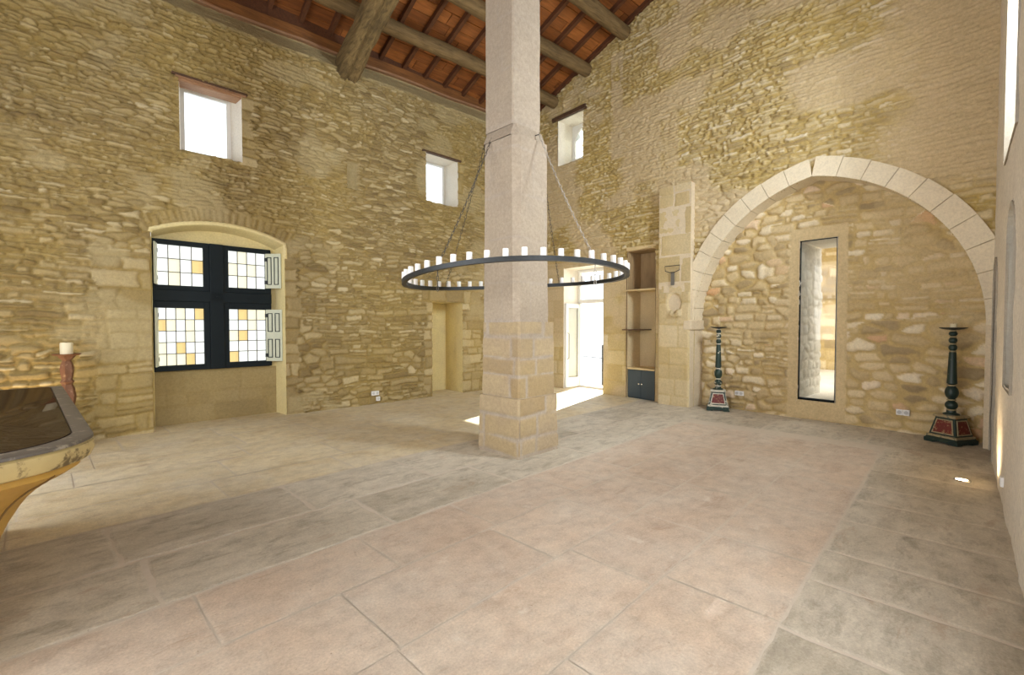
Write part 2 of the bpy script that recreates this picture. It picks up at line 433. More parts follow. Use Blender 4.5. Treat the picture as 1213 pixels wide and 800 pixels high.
def worn(name, base, under, amt=(.56, .62), scale=16, rough=.5):
    k = NT(name)
    f = k.ramp(k.noise(scale, 6, .7), [(amt[0], 0.0), (amt[1], 1.0)])
    c = k.mix(f, k.mix(k.noise(8, 4), tuple(q*.8 for q in base), tuple(q*1.2 for q in base)), under)
    k.bump(f, .25, .003)
    return k.done(c, rough)
M['green_paint'] = worn('green_paint', (.010, .028, .022), (.32, .28, .17), (.66, .70))
M['green_worn'] = worn('green_paint_worn', (.012, .034, .026), (.62, .58, .46), (.58, .63), 12)
M['gilt_band'] = worn('gilt_band', (.34, .27, .15), (.09, .10, .07), (.55, .62), 20)
M['silver_band'] = worn('silver_band', (.58, .55, .46), (.22, .24, .18), (.58, .64), 20)
M['red_panel'] = worn('red_panel', (.13, .012, .008), (.30, .17, .08), (.56, .62), 30)
M['red_carved'] = worn('red_carved_wood', (.17, .070, .030), (.36, .22, .12), (.56, .68), 18, .6)
M['mustard'] = worn('mustard_paint', (.44, .26, .045), (.38, .22, .05), (.5, .7), 5, .55)
M['mustard_line'] = plain('mustard_line', (.14, .08, .02), .6)
M['cream_gilt'] = worn('cream_gilt', (.46, .36, .16), (.14, .10, .04), (.53, .61), 9, .55)
M['rim_grey'] = worn('rim_grey', (.10, .085, .07), (.30, .26, .20), (.55, .66), 14, .45)

def dark_top():
    k = NT('dark_table_glass')
    k.put(k.b.inputs['Base Color'], k.mix(k.noise(5, 5), (.020, .013, .008), (.045, .030, .018))); k.b.inputs['Roughness'].default_value = .6
    k.b.inputs['Specular IOR Level'].default_value = 0.0
    gl = k.n('ShaderNodeBsdfGlossy'); gl.inputs['Roughness'].default_value = .03; gl.inputs['Color'].default_value = (.9, .85, .8, 1)
    mx = k.n('ShaderNodeMixShader'); mx.inputs[0].default_value = .16
    k.t.links.new(k.b.outputs[0], mx.inputs[1]); k.t.links.new(gl.outputs[0], mx.inputs[2]); k.t.links.new(mx.outputs[0], k.out.inputs['Surface'])
    return k.m
M['dark_top'] = dark_top()

def glass():
    k = NT('clear_glass')
    tr = k.n('ShaderNodeBsdfTransparent'); gl = k.n('ShaderNodeBsdfGlossy'); gl.inputs['Roughness'].default_value = .02
    tr.inputs['Color'].default_value = (.96, .98, .98, 1)
    fr = k.n('ShaderNodeFresnel'); fr.inputs['IOR'].default_value = 1.25
    mx = k.n('ShaderNodeMixShader'); k.t.links.new(fr.outputs[0], mx.inputs[0]); k.t.links.new(tr.outputs[0], mx.inputs[1]); k.t.links.new(gl.outputs[0], mx.inputs[2])
    k.t.links.new(mx.outputs[0], k.out.inputs['Surface']); return k.m
M['glass'] = glass()
def frosted():
    k = NT('frosted_glass'); td = k.n('ShaderNodeBsdfTranslucent'); td.inputs['Color'].default_value = (.55, .57, .55, 1)
    k.t.links.new(td.outputs[0], k.out.inputs['Surface']); return k.m
M['frosted'] = frosted()
def leaded():
    """hand-made quarries: pale and amber panes that scatter the daylight"""
    k = NT('leaded_glass')
    at = k.n('ShaderNodeAttribute'); at.attribute_name = 'stone'
    td = k.n('ShaderNodeBsdfTranslucent'); tr = k.n('ShaderNodeBsdfTransparent')
    k.t.links.new(at.outputs['Color'], td.inputs['Color']); k.t.links.new(at.outputs['Color'], tr.inputs['Color'])
    mx = k.n('ShaderNodeMixShader'); mx.inputs[0].default_value = .88
    k.t.links.new(td.outputs[0], mx.inputs[1]); k.t.links.new(tr.outputs[0], mx.inputs[2])
    k.t.links.new(mx.outputs[0], k.out.inputs['Surface']); return k.m
M['leaded'] = leaded()
def glow(name, col, s):
    k = NT(name); k.b.inputs['Emission Color'].default_value = col+(1,); k.b.inputs['Emission Strength'].default_value = s
    return k.done(col, .4)
M['lamp_glow'] = glow('lamp_glow', (1.0, .82, .55), 14)
M['paving_out'] = plain('outdoor_paving', (.75, .72, .64), .9, 0, .08, 3)

# ------------------------------------------------------------------ the room's planes
def LW(u, d, z): return (u, 8.15+.06*u+d, z)                 # left wall: u along it, d outward
def BW(u, d, z): return (8.05+d, u, z)                       # far wall: u = y
def RW(u, d, z): return (u, -.278+.0902*u-d, z)              # right wall
def roof_z(y): return 6.88+.325*(8.06-y)
def npmap(f):
    def g(u, d, v):
        r = f(u, d, v); return tuple(np.broadcast_to(np.asarray(q, float), u.shape) for q in r)
    return g
def axis(a, b, fine, c=None, coarse=.15):
    out = np.arange(a, b+1e-6, fine)
    if c is not None:
        lo, hi = c
        if lo < a: out = np.concatenate([np.arange(lo, a-1e-6, coarse), out])
        if hi > out[-1]+.02: out = np.concatenate([out, np.arange(out[-1]+coarse, hi+coarse, coarse)])
    return out
def inbox(u, v, a, b, c, d): return (u > a) & (u < b) & (v > c) & (v < d)

# ---- left wall
NI = dict(x0=.37, x1=2.12, zs=2.84, cx=1.245, cz=.92, R=2.11)       # window niche with segmental head
def hole_left(u, v):
    h = inbox(u, v, .73, 1.52, 4.04, 5.07) | inbox(u, v, 4.89, 5.71, 4.08, 5.08) | inbox(u, v, 5.02, 5.83, -1, 2.0)
    n = (u > NI['x0']) & (u < NI['x1']) & ((v < NI['zs']) | (np.hypot(u-NI['cx'], v-NI['cz']) < NI['R']) & (v < 3.1))
    return h | n
def field_left(u, v):
    h, t, m = rough_wall(u, v, 11, lambda z: float(np.interp(z, [1.2, 2.4, 3.4], [.105, .080, .048])), (1.0, 3.6), .055, .16, .40)
    z = np.zeros_like(u)
    # dressed blocks at the jambs
    hd, td, md = masonry(u, v, 23, lambda q: .20, (1.1, 2.6), relief=.034, gap=.13, split=.12, rnd=.4, warp=.9)
    jag = .16*(vnoise(u*0, v*3.2, 4)-.3)
    dr = inbox(u, v, -.28, .38, -1, 2.5) & (u > -.22+jag) | inbox(u, v, 2.1, 2.5, -1, 2.7) & (u < 2.32+jag)
    dr |= inbox(u, v, 4.7, 5.03, -1, 2.1) & (u > 4.82+jag) | inbox(u, v, 5.82, 6.5, -1, 2.3) & (u < 6.35+jag) | inbox(u, v, 4.75, 6.2, 1.99, 2.3)
    dr |= inbox(u, v, 1.5, 1.85, 4.0, 5.1) & (u < 1.66+jag) | inbox(u, v, 5.7, 5.95, 4.1, 5.2) & (u < 5.85+jag)
    h = np.where(dr, hd, h); t = np.where(dr, .25+.7*td, t); m = np.where(dr, md, m)
    # radial stones over the niche
    r = np.hypot(u-NI['cx'], v-NI['cz']); th = np.arctan2(u-NI['cx'], v-NI['cz'])*NI['R']
    ring = (r > NI['R']) & (r < NI['R']+.21) & (v > 2.75) & (np.abs(u-NI['cx']) < 1.0)
    hr, tr, mr = masonry(r, th, 31, lambda q: .075, (4, 6), relief=.026, gap=.25, split=0, rnd=.6, warp=.4)
    h = np.where(ring, hr, h); t = np.where(ring, tr*.6, t); m = np.where(ring, mr, m)
    # plaster: a band under the wall plate, smears beside the small window, odd patches
    pz = sstep(.0, .12, v-(5.97+.03*u*.5+.10*(fbm(u*1.5, v*0, 2)-.5)))
    pz = np.maximum(pz, (1-sstep(.10, .22, np.hypot((u-4.80)/1.0, (v-4.55)/2.2)))*.9)
    pz = np.maximum(pz, sstep(.57, .66, fbm(u*1.1, v*1.4, 9))*.7)
    slot = inbox(u, v, 3.22, 3.42, 4.0, 4.5)
    h = h*(1-.75*pz)+.012*pz
    h = np.where(slot, -.07, h); z = np.maximum(z, pz); z = np.where(slot, .8, z)
    return h, t, m, z
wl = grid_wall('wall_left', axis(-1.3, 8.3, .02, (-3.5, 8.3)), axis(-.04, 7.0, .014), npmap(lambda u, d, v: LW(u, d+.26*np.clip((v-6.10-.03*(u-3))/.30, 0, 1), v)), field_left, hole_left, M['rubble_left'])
tag(wl, kind='structure')

# ---- far wall with the big arch
AR = dict(c=2.375, s=1.875, zs=1.5, r=2.29)
def in_arch(u, v, grow=0.0):
    w = np.abs(u-AR['c']); r = AR['r']+grow; off = AR['r']-AR['s']
    return np.where(v < AR['zs'], w < AR['s']+grow, np.hypot(w+off, v-AR['zs']) < r)
def hole_back(u, v):
    h = in_arch(u, v) | inbox(u, v, 6.92, 7.70, 5.28, 6.36) | inbox(u, v, 6.33, 7.50, -1, 2.84) | inbox(u, v, 5.05, 5.70, -1, 3.04)
    return h | (v > roof_z(u)+.14)
def field_back(u, v):
    h, t, m = rough_wall(u, v, 41, lambda z: float(np.interp(z, [2.5, 3.8], [.10, .054])), (1.2, 4.2), .046, .15, .32)
    z = np.zeros_like(u)
    hd, td, md = masonry(u, v, 53, lambda q: .33, (1.1, 2.0), relief=.012, gap=.05, split=0, rnd=.15, warp=.4)
    dr = inbox(u, v, 4.0, 8.7, -1, 3.0) & ((u < 6.4) | (u > 7.45))
    dr &= v < 2.75+.35*(vnoise(u*2, v*0, 3)-.5)
    h = np.where(dr, hd, h); t = np.where(dr, .3+.6*td, t); m = np.where(dr, np.maximum(md, .5), m)
    pz = sstep(.50, .62, fbm(u*.9+3, v*1.2, 6))*.75
    pz = np.maximum(pz, .85*sstep(.0, .5, 1.7-u+.6*(fbm(u*2, v*2, 8)-.5))*sstep(3.0, 3.5, v))     # smeared corner on the right
    pz = np.maximum(pz, .8*inbox(u, v, 5.85, 6.15, 5.0, 7.2)*(vnoise(u*6, v*4, 2) > .35))
    pz = np.maximum(pz, (1-sstep(.12, .2, np.abs(u-4.75)))*sstep(4.1, 4.4, v)*sstep(6.2, 5.4, v)*.6)
    h = h*(1-.7*pz)+.010*pz
    return h, t, m, np.maximum(z, pz)
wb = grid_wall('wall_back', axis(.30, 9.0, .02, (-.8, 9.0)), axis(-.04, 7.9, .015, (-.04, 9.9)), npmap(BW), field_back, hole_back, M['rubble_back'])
tag(wb, kind='structure')

# recessed wall inside the arch, with the slit opening
def field_recess(u, v):
    h, t, m = rough_wall(u, v, 61, lambda z: .135, (.9, 2.6), .046, .21, .52)
    hd, td, md = masonry(u, v, 67, lambda q: .4, (.8, 1.5), relief=.014, gap=.04, split=0, rnd=.15, warp=.4)
    dr = inbox(u, v, 2.0, 2.80, .0, 3.06) & ((v > 2.8) | (v < .32) | (u < 2.14) | (u > 2.63))
    h = np.where(dr, hd, h); t = np.where(dr, .4, t); m = np.where(dr, 1.0, m)
    pz = sstep(.56, .66, fbm(u*1.4, v*1.4, 3))*.5
    pz = np.where(dr, .7, pz)
    return h*(1-.5*pz), t, m, pz
wr = grid_wall('wall_recess', axis(.30, 4.36, .02), axis(-.04, 4.0, .02), npmap(lambda u, d, v: (8.38+d, u, v)), field_recess,
               lambda u, v: inbox(u, v, 2.13, 2.65, .305, 2.86) | ~in_arch(u, v, .12), M['rubble_recess'])
tag(wr, kind='structure')

# ---- right wall
def arch_top(u, v, a, b, z0, zs, rise):
    c, s = (a+b)/2, (b-a)/2; q = np.clip(1-((u-c)/s)**2, 0, 1)
    return (u > a) & (u < b) & (v > z0) & (v < zs+rise*np.sqrt(q))
def hole_right(u, v):
    return inbox(u, v, 5.15, 6.45, 3.02, 5.4) | arch_top(u, v, 5.0, 5.75, .98, 2.2, .28) | arch_top(u, v, 7.2, 7.92, -1, 1.95, .32) | inbox(u, v, -2.3, -.7, .9, 3.9) | inbox(u, v, 1.3, 2.7, .9, 3.2)  # last two openings are made up, out of view, for fill light
def field_right(u, v):
    h = .010*(fbm(u*2.5, v*2.5, 3)-.5)*2+.004*(fbm(u*9, v*9, 4)-.5)*2
    return h, fbm(u*3, v*3, 5), np.ones_like(u), .9*np.ones_like(u)
wq = grid_wall('wall_right', axis(.5, 8.05, .04, (-3.5, 8.05), .08), axis(-.04, 5.6, .04, (-.04, 9.9), .2), npmap(RW), field_right, hole_right, M['plaster_right'])
tag(wq, kind='structure')

# ---- wall behind the camera, with two tall openings made up for the fill panels
b = MB()
for y0, y1, z0, z1 in ((-1, .9, 0, 9.9), (3.7, 4.2, 0, 9.9), (7.0, 8.2, 0, 9.9), (.9, 3.7, 3.6, 9.9), (4.2, 7.0, 4.0, 9.9), (.9, 3.7, 0, .35), (4.2, 7.0, 0, .75)):
    b.box(-3.9, -3.45, y0, y1, z0, z1)
tag(b.build('wall_front', M['ashlar']), kind='structure')

# ------------------------------------------------------------------ floor
def slab_floor():
    rng = random.Random(5); A = math.radians(5.5); ca, sa = math.cos(A), math.sin(A)
    V = []; F = []; COL = []
    def slab(s0, s1, t0, t1, zone, gap):
        ds, dt = s1-s0, t1-t0
        step = .11; ns = max(3, int(ds/step)); nt = max(3, int(dt/step))
        off = len(V); tint = rng.random(); zt = rng.uniform(-.0012, .0010); ph = rng.random()*50
        tx, ty = rng.uniform(-.0008, .0008), rng.uniform(-.0008, .0008)
        cs = [0.0, .018/ds]+[i/ns for i in range(1, ns)]+[1-.018/ds, 1.0]; ct = [0.0, .018/dt]+[i/nt for i in range(1, nt)]+[1-.018/dt, 1.0]
        cj = [(rng.uniform(0, gap), rng.uniform(0, gap)) for _ in range(4)]
        for i, a in enumerate(cs):
            for j, c in enumerate(ct):
                s = s0+a*ds; t = t0+c*dt
                e = min(i, j, len(cs)-1-i, len(ct)-1-j)
                wob = gap*.5*math.sin(s*7+ph)*math.sin(t*5+ph*2)+gap*.35*math.sin(s*23+t*19+ph)
                s += (gap*.5+cj[0][0]*.3)*(1-2*a)+wob*abs(1-2*a); t += (gap*.5+cj[0][1]*.3)*(1-2*c)+wob*abs(1-2*c)
                z = zt+tx*(a-.5)*2+ty*(c-.5)*2-((.003 if zone == .5 else .0008) if e == 0 else 0)
                V.append((s*ca-t*sa, s*sa+t*ca, z)); COL.append((tint, zone, (.6 if zone == .5 else .5) if e == 0 else 0.0, 1))
        n = len(ct)
        for i in range(len(cs)-1):
            for j in range(n-1):
                q = off+i*n+j; F.append((q, q+n, q+n+1, q+1))
    def rows_s(t0, t1, sA, sB, zone, lo, hi, gap):
        s = sA-rng.uniform(0, .6)
        while s < sB:
            e = s+rng.uniform(lo, hi)
            if sB-e < .35: e = sB
            slab(s, min(e, sB), t0, t1, zone, gap); s = e
    t = .61
    for w in (.62, .60, .62, .57):
        rows_s(t, t+w, -4.0, 6.98, 0.0, .75, 1.35, .006); t += w
    rows_s(3.02, 3.72, -4, 9.3, .5, .85, 1.6, .022); rows_s(3.72, 4.52, -4, 9.3, .5, .9, 1.6, .022)
    t = 4.52
    for w in (.62, .7, .6, .72, .7, .8):
        rows_s(t, t+w, -4, 9.6, 1.0, .8, 1.6, .006); t += w
    s = -4.0
    while s < 9.2:
        w = rng.uniform(.42, .68)
        if s < 6.98: slab(s, s+w, -.95, .61, .5, .014)
        else:
            slab(s, s+w, -.95, .8, .5, .016); slab(s, s+w, .8, 2.0, .5, .016); slab(s, s+w, 2.0, 3.02, .5, .016)
        if s < 6.98 < s+w+.3: w = 6.98-s if 6.98-s > w*.7 else w
        s += w
    me = bpy.data.meshes.new('floor'); me.from_pydata(V, [], F)
    a = me.color_attributes.new('stone', 'FLOAT_COLOR', 'POINT'); a.data.foreach_set('color', np.array(COL, np.float32).ravel())
    me.update(); o = link_mesh('floor', me, M['floor']); tag(o, kind='structure')
    b = MB(); b.box(-4, 9.2, -1.2, 9.4, -.25, -.0042); tag(b.build('floor_mortar', M['floor_mortar'], o), kind='structure')
slab_floor()
# paving outdoors, beyond the door
b = MB(); b.box(9.2, 16, 5.0, 16, -.30, -.05); tag(b.build('ground_outside', M['paving_out']), kind='structure')

# ------------------------------------------------------------------ roof: boards, rafters, purlins, wall plate, main beam
def roof_pt(x, y, off): return (x, y, roof_z(y)+off)
def boards():
    rng = random.Random(3); V = []; F = []; COL = []; y = 9.1
    while y > -1.0:
        w = rng.uniform(.20, .25); x = -3.9-rng.uniform(0, 1.5)
        while x < 8.6:
            L = .5*rng.choice([2, 3, 4]); o = len(V); t = rng.random(); dz = rng.uniform(-.004, .004); g = .008
            for (xx, yy) in ((x+g, y-g), (x+L-g, y-g), (x+L-g, y-w+g), (x+g, y-w+g)):
                for zo in (.10, .125): V.append((xx, yy, roof_z(yy)+zo+dz)); COL.append((t, 0, 0, 1))
            F.extend([(o, o+2, o+4, o+6), (o+1, o+7, o+5, o+3), (o, o+1, o+3, o+2), (o+2, o+3, o+5, o+4), (o+4, o+5, o+7, o+6), (o+6, o+7, o+1, o)])
            x += L
        y -= w
    me = bpy.data.meshes.new('ceiling'); me.from_pydata(V, [], F)
    a = me.color_attributes.new('stone', 'FLOAT_COLOR', 'POINT'); a.data.foreach_set('color', np.array(COL, np.float32).ravel())
    me.update(); o = link_mesh('ceiling', me, M['board']); tag(o, kind='structure')
    b = MB(); vs = [(x, y, roof_z(y)+z) for x in (-4, 8.7) for y in (9.2, -1.2) for z in (.13, .2)]
    b.add(vs, [(0, 1, 3, 2), (4, 6, 7, 5), (0, 4, 5, 1), (2, 3, 7, 6), (0, 2, 6, 4), (1, 5, 7, 3)])
    tag(b.build('ceiling_deck', M['rafter'], o), kind='structure')
boards()

ORD = ['first', 'second', 'third', 'fourth', 'fifth', 'sixth', 'seventh', 'eighth', 'ninth', 'tenth', 'eleventh', 'twelfth', 'thirteenth', 'fourteenth',
       'fifteenth', 'sixteenth', 'seventeenth', 'eighteenth', 'nineteenth', 'twentieth']
rx = [8.0-.5*i for i in range(15)]
for i, x in enumerate(rx):
    b = MB(); w = .036
    ys = [8.98-.46*j for j in range(22)]
    b.loft([[(x-w, y, roof_z(y)), (x+w, y, roof_z(y)), (x+w, y, roof_z(y)+.10), (x-w, y, roof_z(y)+.10)] for y in ys])
    o = b.build('roof_rafter', M['rafter'])
    tag(o, 'slim dark brown rafter under the roof boards, %s out from the arch wall' % ORD[i], 'rafter', 'slim rafters under the roof boards')

def log(name, p0, p1, r0, r1, seed, label):
    rng = np.random.RandomState(seed); b = MB(); p0 = Vector(p0); p1 = Vector(p1); n = 44; pts = []; rs = []
    for i in range(n+1):
        f = i/n; p = p0.lerp(p1, f)
        p = p + Vector((0, .02*math.sin(f*9+seed)+.012*math.sin(f*23+seed*2), .02*math.sin(f*7+seed*3)))
        pts.append(p); rs.append((r0+(r1-r0)*f)*(1+.05*rng.normal()*.6+.03*math.sin(f*31+seed)))
    b.tube(pts, rs, 14)
    o = b.build(name, M['log'], smooth=True); tag(o, label, 'roof beam', 'round log purlins'); return o
for i, (y, off, lb) in enumerate(((7.82, -.125, 'lowest round log purlin, nearest the left wall, passing behind the column'),
                                  (6.80, -.125, 'second round log purlin up the roof, passing behind the column top'),
                                  (5.76, -.125, 'third round log purlin up the roof, thickest end showing at the arch wall'))):
    log('log_purlin', (-2.6, y-.12, roof_z(y-.12)+off), (8.02, y, roof_z(y)+off), .125, .14, 3+i, lb)

wp = empty('wall_plate_beam', (2, 8.3, 6.28), 0, 'long reddish squared timber lying along the top of the left wall', 'roof beam')
b = MB(); xs = [-3.5+.4*i for i in range(30)]
def plate_sec(x, d0, d1, z0, z1):
    w = .012*math.sin(x*3.1)+.008*math.sin(x*7.7)
    zz = 6.355+.032*x+w
    return [LW(x, d0, zz+z0), LW(x, d1, zz+z0), LW(x, d1, zz+z1), LW(x, d0, zz+z1)]
b.loft([plate_sec(x, .20, .46, .0, .19) for x in xs if x < 8.2])
o = b.build('timber', M['plate']); o.parent = wp; o.matrix_parent_inverse = Matrix.Translation(-Vector((2, 8.3, 6.28)))
b = MB(); b.loft([plate_sec(x, .17, .30, -.035, .004) for x in xs if x < 8.2])
o = b.build('edge_batten', M['lintel_wood']); o.parent = wp; o.matrix_parent_inverse = Matrix.Translation(-Vector((2, 8.3, 6.28)))

b = MB(); b.loft([plate_sec(x, .225, .25, .185, .62) for x in xs if x < 8.2])
o = b.build('shade_board', M['rafter']); o.parent = wp; o.matrix_parent_inverse = Matrix.Translation(-Vector((2, 8.3, 6.28)))  # dark board added over the pale wall, standing in for the gap's shade

def main_beam():
    rng = np.random.RandomState(4); b = MB(); A = Vector((3.24, 8.70, 6.02)); B = Vector((3.16, 3.9, 7.60)); loops = []; n = 40
    for i in range(n+1):
        f = i/n; p = A.lerp(B, f); w = .195+.012*math.sin(f*19)+.01*rng.normal()*.5; h = .23+.012*math.sin(f*13+1)
        L = []
        for k in range(20):
            a = 2*PI*k/20; c, s = math.cos(a), math.sin(a)
            q = (abs(c)**4+abs(s)**4)**(-1/4)
            j = 1+.02*rng.normal()*.6
            L.append(p+Vector((c*q*w*j, 0, s*q*h*j+.0)))
        # long drying crack on the underside
        L[15] = L[15]+Vector((0, 0, .05 if 2 < i < 36 else 0))
        loops.append(L)
    b.loft(loops)
    return b.build('main_beam', M['beam'], smooth=False)
tag(main_beam(), 'massive rough hewn timber beam with long crack, rising from left wall to column', 'roof beam')

# ------------------------------------------------------------------ openings: linings, frames, panes
def lining(name, mapf, front, back, d0, d1, mat, skip=(), parent=None, n=1, closed_back=False):
    """inner faces of an opening, from a front outline at depth d0 to a back outline at depth d1"""
    b = MB(); m = len(front)
    for i in range(m):
        if i in skip: continue
        j = (i+1) % m
        a0, a1, c0, c1 = front[i], front[j], back[i], back[j]
        b.add([mapf(a0[0], d0, a0[1]), mapf(a1[0], d0, a1[1]), mapf(c1[0], d1, c1[1]), mapf(c0[0], d1, c0[1])], [(0, 1, 2, 3)])
    cu = sum(p[0] for p in front)/m; cv = sum(p[1] for p in front)/m
    def ex(p): return (p[0]+(.35 if p[0] > cu else -.35), p[1]+(.35 if p[1] > cv else -.35))
    for i in range(m):
        if i in skip: continue
        j = (i+1) % m; a0, a1 = front[i], front[j]; e0, e1 = ex(a0), ex(a1); q = d0+.05
        b.add([mapf(a0[0], q, a0[1]), mapf(a1[0], q, a1[1]), mapf(e1[0], q, e1[1]), mapf(e0[0], q, e0[1])], [(0, 1, 2, 3)])
    if closed_back:
        b.add([mapf(p[0], d1, p[1]) for p in back], [tuple(range(m))])
    o = b.build(name, mat, parent, fix=False); tag(o, kind='structure'); return o
def rect(a, b, c, d): return [(a, c), (b, c), (b, d), (a, d)]     # bottom, right, top, left edges

def frame_rect(mapf, u0, u1, z0, z1, w, d0, d1, extra=()):
    b = MB()
    for (a, bb, c, d) in ((u0, u1, z0, z0+w), (u0, u1, z1-w, z1), (u0, u0+w, z0+w, z1-w), (u1-w, u1, z0+w, z1-w))+tuple(extra):
        b.box(a, bb, d0, d1, c, d)
    return b.xf(mapf)
def pane(mapf, u0, u1, z0, z1, d, t=.008):
    b = MB(); b.box(u0, u1, d, d+t, z0, z1); return b.xf(mapf)

# small window over the leaded window
w1 = empty('window_1', kind='structure')
lining('jambs', LW, rect(.73, 1.52, 4.04, 5.07), rect(.78, 1.44, 4.12, 5.12), -.01, .5, M['jamb_white'], parent=w1)
frame_rect(LW, .77, 1.45, 4.10, 5.13, .06, .46, .52).build('frame', M['white_frame'], w1)
pane(LW, .82, 1.40, 4.15, 5.08, .485).build('pane', M['glass'], w1)
b = MB(); b.box(.68, 1.58, -.035, .0, 5.055, 5.085); b.box(.70, 1.56, .0, .24, 5.02, 5.11); b.xf(LW).build('lintel', M['lintel_wood'], w1)
b = MB(); b.box(.64, 1.60, -.045, -.006, 5.075, 5.105); b.xf(LW).build('lintel_edge', M['dark_wood'], w1)
# small window near the column
w2 = empty('window_2', kind='structure')
lining('jambs', LW, rect(4.89, 5.71, 4.08, 5.08), rect(4.93, 5.71, 4.14, 5.12), -.01, .6, M['jamb_white'], parent=w2)
frame_rect(LW, 4.91, 5.72, 4.12, 5.13, .055, .54, .6).build('frame', M['white_frame'], w2)
pane(LW, 4.96, 5.66, 4.17, 5.08, .565).build('pane', M['glass'], w2)
b = MB(); b.box(4.80, 5.78, -.045, .03, 5.075, 5.11); b.xf(LW).build('lintel', M['dark_wood'], w2)
# small window in the far wall
w3 = empty('window_3', kind='structure')
lining('jambs', BW, rect(6.92, 7.70, 5.28, 6.36), rect(6.92, 7.70, 5.5, 6.36), -.01, .56, M['jamb_white'], parent=w3)
def arched_frame():
    b = MB(); u0, u1, z0, z1 = 6.92, 7.70, 5.5, 6.36; c = (u0+u1)/2; s = .30; zs = 5.95
    outer = []; inner = []
    for i in range(25):
        a = PI*i/24; inner.append((c+s*math.cos(a), zs+s*math.sin(a)))
    inn = [(c+s, z0+.06)]+inner+[(c-s, z0+.06)]
    out = [(u1, z0)]+[(min(max(c+.62*math.cos(PI*i/24), u0), u1), min(zs+.62*math.sin(PI*i/24), z1)) for i in range(25)]+[(u0, z0)]
    n = len(inn); vs = [BW(p[0], d, p[1]) for d in (.50, .56) for p in inn+out]; fs = []
    for i in range(n):
        j = (i+1) % n
        fs += [(i, j, n+j, n+i), (2*n+i, 3*n+i, 3*n+j, 2*n+j), (i, 2*n+i, 2*n+j, j), (n+i, n+j, 3*n+j, 3*n+i)]
    return b.add(vs, fs)
arched_frame().build('frame', M['white_frame'], w3)
pane(BW, 6.95, 7.66, 5.52, 6.33, .53).build('pane', M['frosted'], w3)
b = MB(); b.box(6.82, 7.86, -.07, .03, 6.36, 6.45, .015); b.xf(BW).build('lintel', M['dark_wood'], w3)

# niche and leaded window
def niche():
    N = NI; arc = [(N['cx']+N['R']*math.sin(a), N['cz']+N['R']*math.cos(a)) for a in [math.asin(.875/N['R'])*(1-2*i/14) for i in range(15)]]
    front = [(N['x0'], -.02), (N['x1'], -.02)]+arc
    bx0, bx1 = .40, 2.06
    def bk(p): return (bx0+(p[0]-N['x0'])*(bx1-bx0)/(N['x1']-N['x0']), p[1]-.05)
    back = [bk(p) for p in front]; back[0] = (bx0, -.02); back[1] = (bx1, -.02)
    lining('wall_niche_reveal', LW, front, back, -.012, .42, M['jamb_yellow'], skip=(0,))
    # rounded plaster lip round the head
    b = MB(); b.tube([LW(p[0], -.005, p[1]+.005) for p in [(N['x1']+.01, 2.6), (N['x1']+.012, 2.75)]+arc+[(N['x0']-.01, 2.8)]], .032, 8)
    tag(b.build('trim_1', M['jamb_yellow'], smooth=True), kind='structure')
    # infill: stonework below and above the window
    o = grid_wall('wall_niche_back', axis(.38, 2.08, .025), axis(-.04, .84, .025), npmap(lambda u, d, v: LW(u, d+.40, v)),
                  lambda u, v: (lambda r: (r[0]*.5, .2+.5*r[1], np.maximum(r[2], .5), np.full_like(u, .35)))(masonry(u, v, 71, lambda q: .24, (1.2, 2.4), relief=.015, gap=.08, split=0, rnd=.2, warp=.5)),
                  lambda u, v: u < -9, M['rubble_left'])
    tag(o, kind='structure')
    b = MB(); b.add([LW(.38, .40, 2.72)]+[LW(2.08, .40, 2.72)]+[LW(p[0], .40, p[1]+.06) for p in back[2:]], [tuple(range(2+len(arc)))])
    tag(b.build('wall_niche_head', M['jamb_yellow'], fix=False), kind='structure')
    b = MB(); b.box(1.965, 2.12, .385, .42, .80, 2.80); b.box(.30, .405, .385, .42, .80, 2.80); tag(b.xf(LW).build('wall_niche_side', M['jamb_yellow']), kind='structure')
niche()

